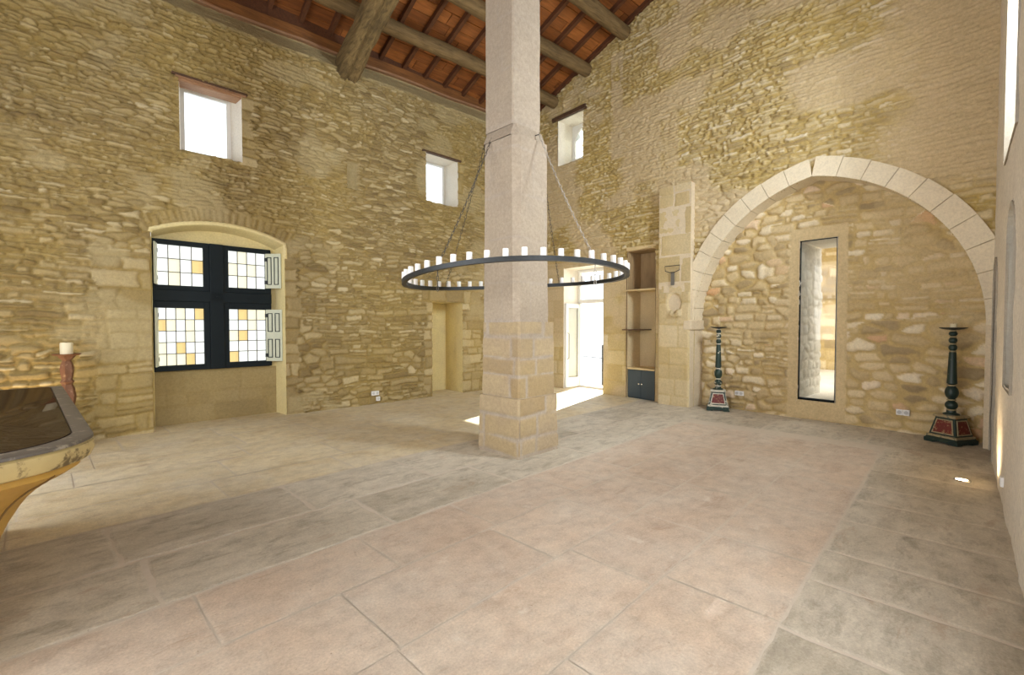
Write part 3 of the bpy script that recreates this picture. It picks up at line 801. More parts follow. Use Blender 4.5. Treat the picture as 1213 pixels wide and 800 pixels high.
def leaded_window():
    w = empty('window_4', kind='structure')
    # cross frame
    fu0, fu1, fz0, fz1 = .39, 1.985, .815, 2.775; D0, D1 = .33, .40
    b = MB()
    for q in ((fu0, fu1, fz0, fz0+.05), (fu0, fu1, fz1-.05, fz1), (fu0, fu0+.04, fz0, fz1), (fu1-.04, fu1, fz0, fz1)): b.box(q[0], q[1], D0, D1, q[2], q[3], .006)
    b.box(1.10, 1.29, D0-.035, D1, fz0, fz1, .012); b.box(fu0, fu1, D0-.035, D1, 1.86, 2.03, .012)
    for x in (.75, 1.195, 1.62): b.lathe([(.0, 0), (.010, .0), (.012, .006), (.006, .012)], 10, (0, 0, 0)) if False else b.box(x-.012, x+.012, D0-.043, D0-.03, 1.935, 1.959, .004)
    b.xf(LW).build('cross_frame', M['window_paint'], w)
    rng = random.Random(12)
    lights = [(.44, 1.02, 2.10, 2.70, 4, 3, {(3, 1)}), (1.36, 1.90, 2.11, 2.70, 4, 3, set()),
              (.43, 1.02, .90, 1.76, 5, 5, {(4, 4), (0, 3), (2, 1), (3, 0)}), (1.36, 1.90, .91, 1.76, 4, 5, {(1, 4), (1, 2), (0, 0)})]
    for (u0, u1, z0, z1, nu, nz, amber) in lights:
        s = MB(); bw = .075
        cu0, cu1 = (u0-.04, 1.10) if u0 < 1 else (1.29, u1+.085)
        cz0, cz1 = (2.03, 2.735) if z0 > 2 else (.86, 1.86)
        for q in ((cu0, u0, cz0, cz1), (u1, cu1, cz0, cz1), (u0, u1, cz0, z0), (u0, u1, z1, cz1)): s.box(q[0], q[1], D0-.01, D1-.01, q[2], q[3], .004)
        c = s.xf(LW).build('casement', M['window_paint'], w)
        V = []; F = []; K = []
        for i in range(nu):
            for j in range(nz):
                o = len(V); a0 = u0+(u1-u0)*i/nu; a1 = u0+(u1-u0)*(i+1)/nu; c0 = z0+(z1-z0)*j/nz; c1 = z0+(z1-z0)*(j+1)/nz
                V += [LW(a0, .375, c0), LW(a1, .375, c0), LW(a1, .375, c1), LW(a0, .375, c1)]; F.append((o, o+1, o+2, o+3))
                k = (.50, .36, .15, 1) if (i, j) in amber else ((.58, .53, .38, 1) if rng.random() < .25 else (.60, .60, .55, 1))
                K += [k]*4
        me = bpy.data.meshes.new('leaded_pane'); me.from_pydata(V, [], F)
        a = me.color_attributes.new('stone', 'FLOAT_COLOR', 'POINT'); a.data.foreach_set('color', np.array(K, np.float32).ravel()); me.update()
        link_mesh('leaded_pane', me, M['leaded'], c)
        L = MB(); t = .0055
        for i in range(1, nu): x = u0+(u1-u0)*i/nu; L.box(x-t, x+t, .365, .385, z0, z1)
        for j in range(1, nz): z = z0+(z1-z0)*j/nz; L.box(u0, u1, .365, .385, z-t, z+t)
        L.xf(LW).build('lead_strips', M['lead'], c)
    # panelled shutters: right pair swung flat against the splay, left pair folded edge-on
    def shutter(hu, z0, z1, wid, ang, rows):
        b = MB(); t = .022; b.box(0, wid, -t/2, t/2, z0, z1, .003)
        o = b
        p = MB()
        for r in range(rows):
            c0 = z0+(z1-z0)*(r/rows)+.06; c1 = z0+(z1-z0)*((r+1)/rows)-.06
            for k in range(2):
                a0 = .035+k*(wid-.03)/2; a1 = a0+(wid-.12)/2
                for q in ((a0, a1, c0, c0+.012), (a0, a1, c1-.012, c1), (a0, a0+.012, c0, c1), (a1-.012, a1, c0, c1)): p.box(q[0], q[1], -t/2-.007, -t/2+.002, q[2], q[3])
        def place(x, y, z):
            return LW(hu+x*math.cos(ang)-y*math.sin(ang), .315+x*math.sin(ang)+y*math.cos(ang), z)
        so = o.xf(place).build('shutter', M['shutter_green'], w)
        p.xf(place).build('panel_moulding', M['window_paint'], so)
        h = MB()
        for zz in (z0+.1, z1-.1): h.box(-.012, .03, -t/2-.006, t/2+.004, zz-.03, zz+.03)
        h.xf(place).build('hinge', M['iron'], so)
    shutter(1.90, 2.12, 2.70, .28, math.radians(-46), 1)
    shutter(1.90, .90, 1.765, .29, math.radians(-46), 2)
    shutter(.445, 2.10, 2.70, .20, math.radians(-100), 1)
    shutter(.445, .90, 1.755, .20, math.radians(-100), 2)
leaded_window()

# blind doorway in the left wall
lining('wall_blind_doorway', LW, rect(5.02, 5.83, -.02, 2.0), rect(5.02, 5.83, -.02, 2.0), -.01, .69, M['jamb_yellow'], skip=(0,), closed_back=True)

# door to the outside
d1 = empty('door_1', kind='structure')
lining('jambs', BW, rect(6.33, 7.50, -.02, 2.84), rect(6.33, 7.50, -.02, 2.84), -.01, .62, M['jamb_white'], skip=(0,), parent=d1)
frame_rect(BW, 6.34, 7.49, -.01, 2.83, .06, .50, .57, extra=((6.40, 7.43, 2.03, 2.12),)).build('frame', M['white_frame'], d1)
pane(BW, 6.40, 7.43, 2.12, 2.77, .53).build('transom_pane', M['glass'], d1)
b = MB()      # open leaf folded back against the left jamb
for q in ((.02, .10), (.45, .53)): b.box(8.05+q[0], 8.05+q[1], 7.445, 7.485, .02, 2.02, .004)
b.box(8.15, 8.50, 7.445, 7.485, .02, .25); b.box(8.15, 8.50, 7.445, 7.485, 1.92, 2.02)
lf = b.build('leaf', M['white_frame'], d1)
b = MB(); b.box(8.15, 8.50, 7.46, 7.468, .25, 1.92); b.build('leaf_pane', M['glass'], lf)
b = MB(); b.tube([(8.115, 7.445, .70), (8.115, 7.395, .72), (8.115, 7.395, 1.30), (8.115, 7.445, 1.32)], .009, 8); b.build('pull_handle', M['lead'], lf)

rl = empty('outdoor_railing', (9.4, 7.42, -.05), 0, 'thin dark metal railing standing outside beyond the open door', 'railing')
def rail_part(name, pts, r):
    b = MB(); b.tube([(p[0]-9.4, p[1]-7.42, p[2]+.05) for p in pts], r, 8); b.build(name, M['iron'], rl)
rail_part('post', [(9.4, 7.42, -.05), (9.4, 7.42, 1.0)], .018)
rail_part('rail', [(9.4, 7.42, .66), (9.7, 8.6, .66)], .010); rail_part('rail', [(9.4, 7.42, .34), (9.7, 8.6, .34)], .010)
rail_part('post', [(9.7, 8.6, -.05), (9.7, 8.6, 1.0)], .018)

# glazed slit and the room beyond it
d2 = empty('door_2', kind='structure')
RC = lambda u, d, z: (8.38+d, u, z)
frame_rect(RC, 2.13, 2.65, .30, 2.865, .016, .02, .06, extra=((2.13, 2.65, .29, .335),)).build('frame', M['window_paint'], d2)
pane(RC, 2.146, 2.634, .316, 2.85, .035).build('pane', M['glass'], d2)
def passage():
    o = grid_wall('wall_passage_left', axis(8.37, 9.55, .03), axis(.26, 2.90, .02), npmap(lambda u, d, v: (u, 2.66+d, v)), lambda u, v: rubble(u, v, 77, lambda z: .15, .24, relief=.02, gap=.15)+(.45+0*u,), lambda u, v: u < -9, M['passage_rubble'])
    tag(o, kind='structure')
    b = MB(); b.add([RC(2.13, .0, .30), RC(2.13, 1.15, .30), RC(2.13, 1.15, 2.86), RC(2.13, .0, 2.86)], [(0, 1, 2, 3)])
    b.add([RC(2.13, .0, 2.86), RC(2.65, .0, 2.86), RC(2.65, 1.15, 2.86), RC(2.13, 1.15, 2.86)], [(0, 1, 2, 3)])
    tag(b.build('wall_passage', M['passage_stone'], fix=False), kind='structure')
    b = MB(); b.box(8.40, 9.53, 2.13, 2.65, .05, .302); b.box(9.53, 15.0, -.5, 6.0, .05, .30)
    tag(b.build('floor_next_room', M['passage_stone']), kind='structure')
    o = grid_wall('wall_next_room', axis(.5, 5.0, .05), axis(.25, 4.2, .05), npmap(lambda u, d, v: (14.6+d, u, v)),
                  lambda u, v: (lambda r: (r[0], r[1], r[2], .15*np.ones_like(u)))(masonry(u, v, 81, lambda q: .22, (1.3, 2.6), relief=.02, gap=.2, split=.1, rnd=.6)),
                  lambda u, v: u < -9, M['rubble_recess'])
    tag(o, kind='structure')
    b = MB(); b.box(9.53, 9.6, -.5, 2.1, .25, 4.2); b.box(9.53, 9.6, 2.68, 6, .25, 4.2); b.box(9.53, 9.6, 2.1, 2.68, 2.9, 4.2)
    b.box(9.53, 15, -.6, -.5, .25, 4.2); b.box(9.53, 15, 6, 6.1, .25, 4.2); b.box(9.53, 15, -.6, 6.1, 4.2, 4.3)
    tag(b.build('wall_next_room_sides', M['passage_stone']), kind='structure')
passage()

# openings of the right wall
lining('wall_right_high_reveal', RW, rect(5.15, 6.45, 3.02, 5.4), rect(5.25, 6.35, 3.3, 5.3), -.012, .6, M['reveal_grey'])
def arch_outline(a, b_, z0, zs, rise):
    c, s = (a+b_)/2, (b_-a)/2
    return [(a, z0), (b_, z0)]+[(c+s*math.cos(PI*i/12), zs+rise*math.sin(PI*i/12)) for i in range(13)]
lining('wall_right_added_reveal', RW, rect(1.3, 2.7, .9, 3.2), rect(1.3, 2.7, .9, 3.2), -.012, .6, M['passage_stone'])  # reveal of the made-up opening that holds the middle fill panel
fo = arch_outline(5.0, 5.75, .98, 2.2, .28)
lining('wall_right_low_reveal', RW, fo, [(p[0], p[1]+(.12 if p[1] < 1 else 0)) for p in fo], -.012, .55, M['reveal_grey'])
fo = arch_outline(7.2, 7.92, -.02, 1.95, .32)
lining('wall_right_niche_reveal', RW, fo, fo, -.012, .5, M['reveal_grey'], closed_back=True)
w5 = empty('window_5', kind='structure')
frame_rect(RW, 5.25, 6.35, 3.3, 5.3, .07, .54, .6).build('frame', M['white_frame'], w5); pane(RW, 5.32, 6.28, 3.37, 5.23, .57).build('pane', M['glass'], w5)
w6 = empty('window_6', kind='structure')
frame_rect(RW, 5.0, 5.75, 1.1, 2.48, .06, .49, .55).build('frame', M['white_frame'], w6); pane(RW, 5.06, 5.69, 1.16, 2.42, .52).build('pane', M['glass'], w6)

# ------------------------------------------------------------------ arch stones, jambs, buttress
def arch_stones():
    b = MB(); A = AR; off = A['r']-A['s']; x0, x1 = 7.985, 8.42; th = .28
    amax = math.acos(off/A['r'])
    for sgn in (1, -1):
        n = 10
        for i in range(n):
            a0 = amax*i/n+.0016; a1 = amax*(i+1)/n-.0016
            if i == n-1: a1 = amax
            sec = []
            jr = .012*math.sin(i*5.3+sgn)
            for q in range(5):
                a = a0+(a1-a0)*q/4; L = []
                for (r, xx) in ((A['r'], x0), (A['r']+th+jr, x0), (A['r']+th+jr, x1), (A['r'], x1)):
                    u = r*math.cos(a)-off; z = A['zs']+r*math.sin(a)
                    if u < 0: u = 0
                    L.append((xx, A['c']+sgn*u, z))
                sec.append(L)
            b.loft(sec)
    o = b.build('trim_2', M['ashlar_pale']); tag(o, kind='structure')
    # jambs under the springing
    b = MB(); zz = 0.0
    for i, h in enumerate((.42, .40, .36, .32)):
        b.box(7.90, 8.42, A['c']+A['s'], A['c']+A['s']+.12, zz+.002, zz+h-.002, .004); zz += h
    b.box(7.87, 8.40, A['c']+A['s']-.035, A['c']+A['s']+.12, 1.42, 1.60, .02)
    b.box(7.985, 8.42, A['c']-A['s']-.10, A['c']-A['s'], -.0, 1.5, .004)
    tag(b.build('trim_3', M['ashlar']), kind='structure')
arch_stones()
def buttress():
    # ashlar pier left of the arch
    us = axis(4.25, 4.90, .02); vs = axis(-.02, 4.10, .02)
    def fld(u, v):
        h, t, m = masonry(u, v, 91, lambda q: .36, (1.0, 1.8), relief=.010, gap=.035, split=0, rnd=.1, warp=.25)
        # worn corbel remains
        cb = (1-sstep(.10, .16, np.hypot((u-4.56)/1.0, (v-1.92)/1.3)))
        h = h - .05*cb + .05*inbox(u, v, 4.42, 4.62, 1.66, 1.80)*(vnoise(u*9, v*9, 2) > .3) + .03*inbox(u, v, 4.25, 4.88, -1, 2.12)
        return h, .35+.5*t, np.maximum(m, .4), .25+0*u
    o = grid_wall('wall_buttress', us, vs, npmap(lambda u, d, v: (7.91+d, u, v)), fld, lambda u, v: u < -9, M['rubble_back'])
    tag(o, kind='structure')
    b = MB(); b.box(7.905, 8.10, 4.252, 4.898, -.02, 4.098); tag(b.build('wall_buttress_core', M['ashlar']), kind='structure')
buttress()
st = empty('iron_strap', (7.88, 4.59, 2.25), 0, 'old iron strap with ring handle fixed high on the stone pier', 'wall iron')
b = MB(); b.box(-.008, .0, -.035, .035, 0, .24, .002); b.build('strap', M['lead'], st)
b = MB(); b.tube([(-.02, -.05, .24), (-.02, -.14, .27), (-.02, -.15, .36), (-.02, .15, .36), (-.02, .14, .27), (-.02, .05, .24)], .008, 8, True); b.build('ring', M['chain_iron'], st)

# ------------------------------------------------------------------ shelf niche and cabinet
lining('wall_shelf_niche', BW, rect(5.05, 5.70, -.02, 3.04), rect(5.05, 5.70, -.02, 3.04), -.01, .45, M['jamb_tan'], skip=(0,), closed_back=True)
b = MB(); b.box(5.055, 5.07, .0, .445, 2.24, 3.03); b.box(5.68, 5.695, .0, .445, 2.24, 3.03); b.box(5.07, 5.68, .43, .445, 2.24, 3.03); b.box(5.07, 5.68, .0, .43, 3.015, 3.03)
tag(b.xf(BW).build('wall_niche_panelling', M['niche_wood']), kind='structure')
b = MB(); b.box(5.03, 5.72, -.035, .06, 3.03, 3.10, .006); tag(b.xf(BW).build('trim_4', M['shelf_wood']), kind='structure')
def shelf(u0, u1, z, t, d0, d1, mat, label):
    b = MB(); b.box(u0, u1, d0, d1, z-t, z, .005); b.xf(BW)
    tag(b.build('niche_shelf', mat), label, 'shelf')
shelf(5.04, 5.78, 2.235, .028, -.05, .445, M['shelf_wood'], 'pale wooden shelf, highest in the tall wall niche')
shelf(5.42, 5.80, 1.42, .022, -.06, .445, M['dark_wood'], 'short dark shelf board in left half of the tall wall niche')
shelf(5.05, 5.70, .63, .035, -.025, .445, M['shelf_wood'], 'thick pale shelf resting directly on the dark cabinet')
cb = empty('niche_cabinet', (8.05, 5.375, 0), 0, 'dark blue grey two door cabinet at the foot of the wall niche', 'cabinet')
b = MB(); b.box(.022, .44, -.318, .318, 0, .592, .003); b.build('body', M['cabinet'], cb)
for s in (-1, 1):
    b = MB(); b.box(-.0, .021, s*.158-.154, s*.158+.154, .025, .585, .004); dr = b.build('door', M['cabinet'], cb)
    b = MB(); b.lathe([(.006, 0), (.006, .012), (.016, .018), (.017, .028), (.010, .034)], 14)
    b.xf(lambda x, y, z, s=s: (-z, y+s*.035, x+.31)); b.build('knob', M['chrome'], dr, smooth=True)
pb = MB(); pb.tube([(8.04, 5.715, .0), (8.035, 5.72, 1.5), (8.04, 5.715, 3.0)], .008, 6)
tag(pb.build('cable_conduit', M['dark_wood']), 'thin dark vertical cable running up left edge of wall niche', 'cable')

# ------------------------------------------------------------------ column
def column():
    cx, cy = 3.68, 4.18
    root = empty('stone_column', (cx, cy, 0), math.radians(5), 'tall pale stone column on square stepped base, middle of the hall', 'column')
    def section(z0, z1, a0, a1, ch0, ch1, name, seed, edges, zone, jit=.0, ox=0.0, oy=0.0, relief=.006, gapf=.10):
        nz = max(2, int((z1-z0)/.02)); zs = np.linspace(z0, z1, nz+1); per = []
        # outline of a square with cut corners, walked in even steps
        npf = 30; npc = 5
        rows = []; UU = []; ZZ = []
        for z in zs:
            f = (z-z0)/(z1-z0); a = (a0+(a1-a0)*f)/2; ch = ch0+(ch1-ch0)*f
            pts = []
            for k in range(4):
                p0 = (-a+ch, -a); p1 = (a-ch, -a); p2 = (a, -a+ch)
                for i in range(npf): t = i/npf; pts.append((p0[0]+(p1[0]-p0[0])*t, p0[1], k, 0))
                for i in range(npc): t = i/npc; pts.append((p1[0]+(p2[0]-p1[0])*t, p1[1]+(p2[1]-p1[1])*t, k, 1))
                # rotate by quarter turns
            out = []
            for (x, y, kk, c) in pts:
                for _ in range(kk): x, y = -y, x
                out.append((x, y))
            rows.append(out)
        P = np.array(rows); n = P.shape[1]
        u = np.broadcast_to(np.arange(n)*(4*a0/n), (nz+1, n)).ravel(); v = np.repeat(zs, n)
        h, t, m = masonry(u, v, seed, lambda q: .5, (1.5, 2.6), relief=relief, gap=gapf, split=0, rnd=.12, warp=.35, edges=edges)
        h = h-relief*.6
        x = P[:, :, 0].ravel(); y = P[:, :, 1].ravel(); L = np.hypot(x, y)
        x = x*(1+h/L)+ox; y = y*(1+h/L)+oy
        co = np.stack([x, y, v], 1)
        # top cap
        V = [tuple(p) for p in co]; F = []
        for i in range(nz):
            for k in range(n): F.append((i*n+k, i*n+(k+1) % n, (i+1)*n+(k+1) % n, (i+1)*n+k))
        F.append(tuple(nz*n+k for k in range(n)))
        me = bpy.data.meshes.new(name); me.from_pydata(V, [], F)
        col = np.stack([t, m, np.full_like(t, zone), np.ones_like(t)], 1)
        at = me.color_attributes.new('stone', 'FLOAT_COLOR', 'POINT'); at.data.foreach_set('color', col.astype(np.float32).ravel()); me.update()
        o = link_mesh(name, me, M['column_stone'], root)
        me.polygons.foreach_set('use_smooth', [True]*(len(F)-1)+[False])
        if hasattr(me, 'set_sharp_from_angle'): me.set_sharp_from_angle(angle=math.radians(32))
    section(-.01, .67, .70, .675, .015, .02, 'base', 101, [-.5, .02, .21, .45, .70, 1.0], .15, relief=.014, gapf=.16)
    section(.665, 1.54, .635, .62, .02, .025, 'plinth', 103, [.2, .66, .93, 1.13, 1.37, 1.9], .1, relief=.010, gapf=.14)
    section(1.535, 3.64, .60, .592, .06, .075, 'shaft', 107, [1.0, 1.55, 2.0, 2.5, 3.0, 3.5, 4.2], .8, relief=.003, gapf=.02, ox=-.022, oy=.019)
    section(3.64, 3.78, .592, .475, .075, .02, 'collar', 108, [3.0, 3.5, 4.2], .8, relief=.003, gapf=.02, ox=-.036, oy=.031)
    section(3.775, 7.9, .475, .465, .02, .02, 'upper_shaft', 109, [3.0, 3.8, 4.4, 5.0, 5.6, 6.2, 6.8, 8.4], .85, relief=.003, gapf=.02, ox=-.050, oy=.043)
    return root
column()

# ------------------------------------------------------------------ chandelier with pillar candles
RCX, RCY, RZ, RR = 3.67, 4.22, 2.10, 1.315
rvec = (.759, -.651); fvec = (.651, .759)
def ring_z(x, y):
    r = ((x-RCX)*rvec[0]+(y-RCY)*rvec[1])/RR; f = ((x-RCX)*fvec[0]+(y-RCY)*fvec[1])/RR
    return RZ+.05*r-.02*f-.06*r*r
def chandelier():
    root = empty('ring_chandelier', (RCX, RCY, RZ), 0, 'large black iron ring chandelier hung on chains around the stone column', 'chandelier')
    b = MB(); n = 160; loops = []
    for k in range(n+1):
        a = 2*PI*k/n; L = []
        for (dr, dz) in ((-.026, -.024), (.026, -.024), (.028, .022), (-.028, .022)):
            x = RCX+(RR+dr)*math.cos(a); y = RCY+(RR+dr)*math.sin(a)
            L.append((x-RCX, y-RCY, ring_z(x, y)+dz-RZ))
        loops.append(L)
    b.loft(loops, False, False); b.build('ring', M['iron'], root)
    def chain(p0, p1, tail, mat):
        p0 = Vector(p0); p1 = Vector(p1); b = MB(); pts = []
        L = (p1-p0).length; nl = int(L/.05)
        path = [p0.lerp(p1, i/nl)+Vector((0, 0, -.05*math.sin(PI*i/nl))) for i in range(nl+1)]
        if tail: path += [p1+Vector((0, 0, -.05*i)) for i in range(1, tail)]
        for i in range(len(path)-1):
            a, c = path[i], path[i+1]; t = (c-a).normalized(); s = t.orthogonal().normalized()
            if i % 2: s = t.cross(s)
            mid = (a+c)/2; ln = (c-a).length*.62; ring = []
            for k in range(8):
                q = 2*PI*k/8; ring.append(mid+t*(ln*math.cos(q))+s*(.011*math.sin(q))-Vector((RCX, RCY, RZ)))
            b.tube(ring, .0032, 4, True)
        b.build('chain', mat, root)
    hooks = [(3.385, 4.31, 3.72), (3.76, 3.905, 3.72), (3.42, 4.50, 3.70), (3.97, 4.10, 3.70)]
    ends = [(2.37, 3.86), (3.30, 2.93), (3.52, 5.55), (4.95, 4.60)]
    ends = []
    for px in (193.5, 265.5, 97.5, 20.0):
        a = math.radians(px); ends.append((RCX+RR*math.cos(a), RCY+RR*math.sin(a)))
    for h, e, t, m in zip(hooks, ends, (6, 6, 0, 0), ('chain_iron', 'pale_cord', 'chain_iron', 'chain_iron')):
        chain(h, (e[0], e[1], ring_z(*e)+.02), t, M[m])
        b = MB(); d = Vector((h[0]-3.68, h[1]-4.18, 0)).normalized()
        hv = Vector(h)-Vector((RCX, RCY, RZ))
        b.tube([hv-d*.06, hv-d*.01, hv+d*.004, hv+d*.004+Vector((0, 0, .018))], .005, 6); b.build('hook', M['iron'], root)
chandelier()
def candles():
    wx = MB(); wx.lathe([(.0285, 0), (.029, .004), (.0285, .072), (.026, .077), (.012, .074), (.004, .072)], 18)
    proto = None
    N = 47; items = []
    for k in range(N):
        a = math.radians(225+k*360/N); x = RCX+RR*math.cos(a); y = RCY+RR*math.sin(a)
        dep = x*.651+y*.759; lat = x*.759-y*.651
        items.append((lat/dep, dep < RCX*.651+RCY*.759, x, y))
    near = sorted([i for i in items if i[1]]); far = sorted([i for i in items if not i[1]])
    root = None; rng = random.Random(2)
    for side, L in (('near', near), ('far', far)):
        nm = len(L)
        for i, (q, _, x, y) in enumerate(L):
            z = ring_z(x, y)+.0225
            if i < nm/2: pos = '%s from left end' % ORD[i]
            else: pos = '%s from right end' % ORD[nm-1-i]
            lab = 'white pillar candle on %s side of the iron ring, %s' % (side, pos)
            if root is None:
                root = wx.build('pillar_candle', M['wax'], smooth=True)
                w = MB(); w.tube([(0, 0, .072), (.001, 0, .080), (.003, .001, .088)], .0014, 5); wk = w.build('wick', M['wick'], root)
                o = root
            else:
                o = root.copy(); C.objects.link(o); c = wk.copy(); C.objects.link(c); c.parent = o
            o.location = (x, y, z); o.rotation_euler = (0, 0, rng.uniform(0, 6)); o.scale = (1, 1, rng.uniform(.92, 1.06))
            tag(o, lab, 'candle', 'white candles on the ring chandelier')
candles()

# ------------------------------------------------------------------ tall candlesticks
def candlestick(loc, rz, label, body, band, w=1.0):
    root = empty('tall_candlestick', loc, rz, label, 'candlestick')
    def sq(z, a): return [(-a, -a, z), (a, -a, z), (a, a, z), (-a, a, z)]
    b = MB()
    for sx in (-1, 1):
        for sy in (-1, 1): b.box(sx*.135-.05, sx*.135+.05, sy*.135-.05, sy*.135+.05, 0, .03, .006)
    b.loft([sq(.02, .185), sq(.05, .185), sq(.062, .172), sq(.075, .165)]); b.build('foot', body, root)
    b = MB(); b.loft([sq(.075, .168), sq(.098, .168), sq(.103, .155)]); b.build('foot_band', band, root)
    b = MB(); b.loft([sq(.10, .150), sq(.325, .106)]); b.build('pedestal', body, root)
    for k in range(4):
        def face(x, z, out, k=k):
            a = .150-(.044)*(z-.10)/.225
            px, py = x, -(a+out)
            for _ in range(k): px, py = -py, px
            return (px, py, z)
        def trap(z0, z1, m):
            h0 = .150-.044*(z0-.1)/.225-m; h1 = .150-.044*(z1-.1)/.225-m
            return [(-h0, z0), (h0, z0), (h1, z1), (-h1, z1)]
        T = trap(.135, .292, .036); T2 = trap(.122, .305, .024)
        b = MB(); b.add([face(x, z, o) for o in (-.004, .004) for x, z in T], [(0, 1, 2, 3), (4, 5, 6, 7), (0, 1, 5, 4), (1, 2, 6, 5), (2, 3, 7, 6), (3, 0, 4, 7)])
        b.build('red_panel', M['red_panel'], root)
        b = MB(); vs = [face(x, z, o) for o in (-.004, .008) for x, z in T+T2]; fs = []
        for i in range(4):
            j = (i+1) % 4
            fs += [(i, j, 4+j, 4+i), (8+i, 12+i, 12+j, 8+j), (i, 8+i, 8+j, j), (4+i, 4+j, 12+j, 12+i)]
        b.add(vs, fs).build('panel_moulding', band, root)
    b = MB(); b.loft([sq(.325, .112), sq(.332, .126), sq(.352, .126), sq(.362, .108)]); b.build('cap', band, root)
    def bulb(r, z0, z1, r0, n=9):
        return [(r0+(r-r0)*math.sin(PI*i/(n-1))**.7, z0+(z1-z0)*i/(n-1)) for i in range(n)]
    b = MB()
    b.lathe([(.085, .355), (.080, .375), (.05, .39), (.045, .42)]+bulb(.064, .43, .535, .034)+bulb(.068, .565, .725, .036)+[(.034, .745), (.052, .76), (.050, .80), (.036, 1.15), (.030, 1.165)]
            +bulb(.043, 1.18, 1.255, .026)+bulb(.043, 1.275, 1.345, .026)+bulb(.043, 1.362, 1.425, .022)+[(.02, 1.45)], 26)
    b.build('baluster', body, root, smooth=True)
    for (r, z) in ((.048, .424), (.044, .55), (.045, .735), (.036, 1.17), (.033, 1.265), (.033, 1.354), (.030, 1.43)):
        b = MB(); b.lathe([(r-.012, z-.010), (r, z-.008), (r+.003, z), (r, z+.008), (r-.012, z+.010)], 22); b.build('turned_ring', band, root, smooth=True)
    b = MB(); b.lathe([(.03, 1.442), (.10, 1.452), (.135, 1.468), (.137, 1.474), (.125, 1.468), (.02, 1.466)], 32); b.build('drip_tray', M['iron'], root, smooth=True)
    return root
candlestick((8.07, .793, 0), math.radians(64), 'tall green turned candlestick with candle on top, right corner of the arch recess', M['green_paint'], M['gilt_band'])
candlestick((8.10, 3.815, 0), math.radians(-64), 'tall green candlestick flaked with white, empty tray, left end of arch recess', M['green_worn'], M['silver_band'])
b = MB(); b.lathe([(.034, 0), (.035, .004), (.034, .05), (.030, .056), (.006, .053)], 20); o = b.build('short_candle', M['wax_cream'], smooth=True)
o.location = (8.07, .793, 1.466); tag(o, 'short cream candle on the green candlestick in the right corner', 'candle')
b = MB(); b.tube([(0, 0, .052), (.001, 0, .066)], .0014, 5); b.build('wick', M['wick'], o)

# carved red-brown candlestick behind the table
def carved_stick():
    root = empty('carved_candlestick', (-.48, 7.80, 0), .3, 'carved reddish brown wooden candlestick behind the table, near the left wall', 'candlestick')
    prof = [(.11, .07), (.10, .12), (.06, .15), (.075, .20), (.085, .26), (.07, .33), (.05, .38), (.066, .42), (.052, .45), (.060, .52), (.075, .62), (.066, .72), (.045, .78), (.062, .81), (.045, .84),
            (.055, .90), (.062, .97), (.052, 1.03), (.036, 1.07), (.05, 1.09), (.07, 1.115), (.075, 1.13)]
    b = MB(); n = 24; vs = []; fs = []
    for i, (r, z) in enumerate(prof):
        for k in range(n):
            a = 2*PI*k/n; rr = r*(1+.10*math.cos(6*a)); vs.append((rr*math.cos(a), rr*math.sin(a), z))
    for i in range(len(prof)-1):
        for k in range(n): fs.append((i*n+k, i*n+(k+1) % n, (i+1)*n+(k+1) % n, (i+1)*n+k))
    fs.append(tuple(range(n-1, -1, -1))); fs.append(tuple((len(prof)-1)*n+k for k in range(n)))
    b.add(vs, fs).build('stem', M['red_carved'], root, smooth=True)
    for k in range(3):
        a = 2*PI*k/3; b = MB(); c, s = math.cos(a), math.sin(a)
        b.tube([(c*.05, s*.05, .12), (c*.11, s*.11, .10), (c*.16, s*.16, .045), (c*.19, s*.19, .022)], [.03, .032, .028, .022], 10); b.build('foot', M['red_carved'], root, smooth=True)
    b = MB(); b.lathe([(.06, 1.125), (.12, 1.135), (.135, 1.15), (.128, 1.155), (.02, 1.148)], 28); b.build('drip_tray', M['red_carved'], root, smooth=True)
    b = MB(); b.lathe([(.058, 0), (.060, .006), (.060, .13), (.055, .142), (.02, .137)], 24); c = b.build('pillar_candle', M['wax_cream'], smooth=True)
    c.location = (-.48, 7.80, 1.148); tag(c, 'thick cream pillar candle on the reddish carved candlestick by left wall', 'candle')
    b = MB(); b.tube([(0, 0, .136), (.002, 0, .150)], .0018, 5); b.build('wick', M['wick'], c)
carved_stick()

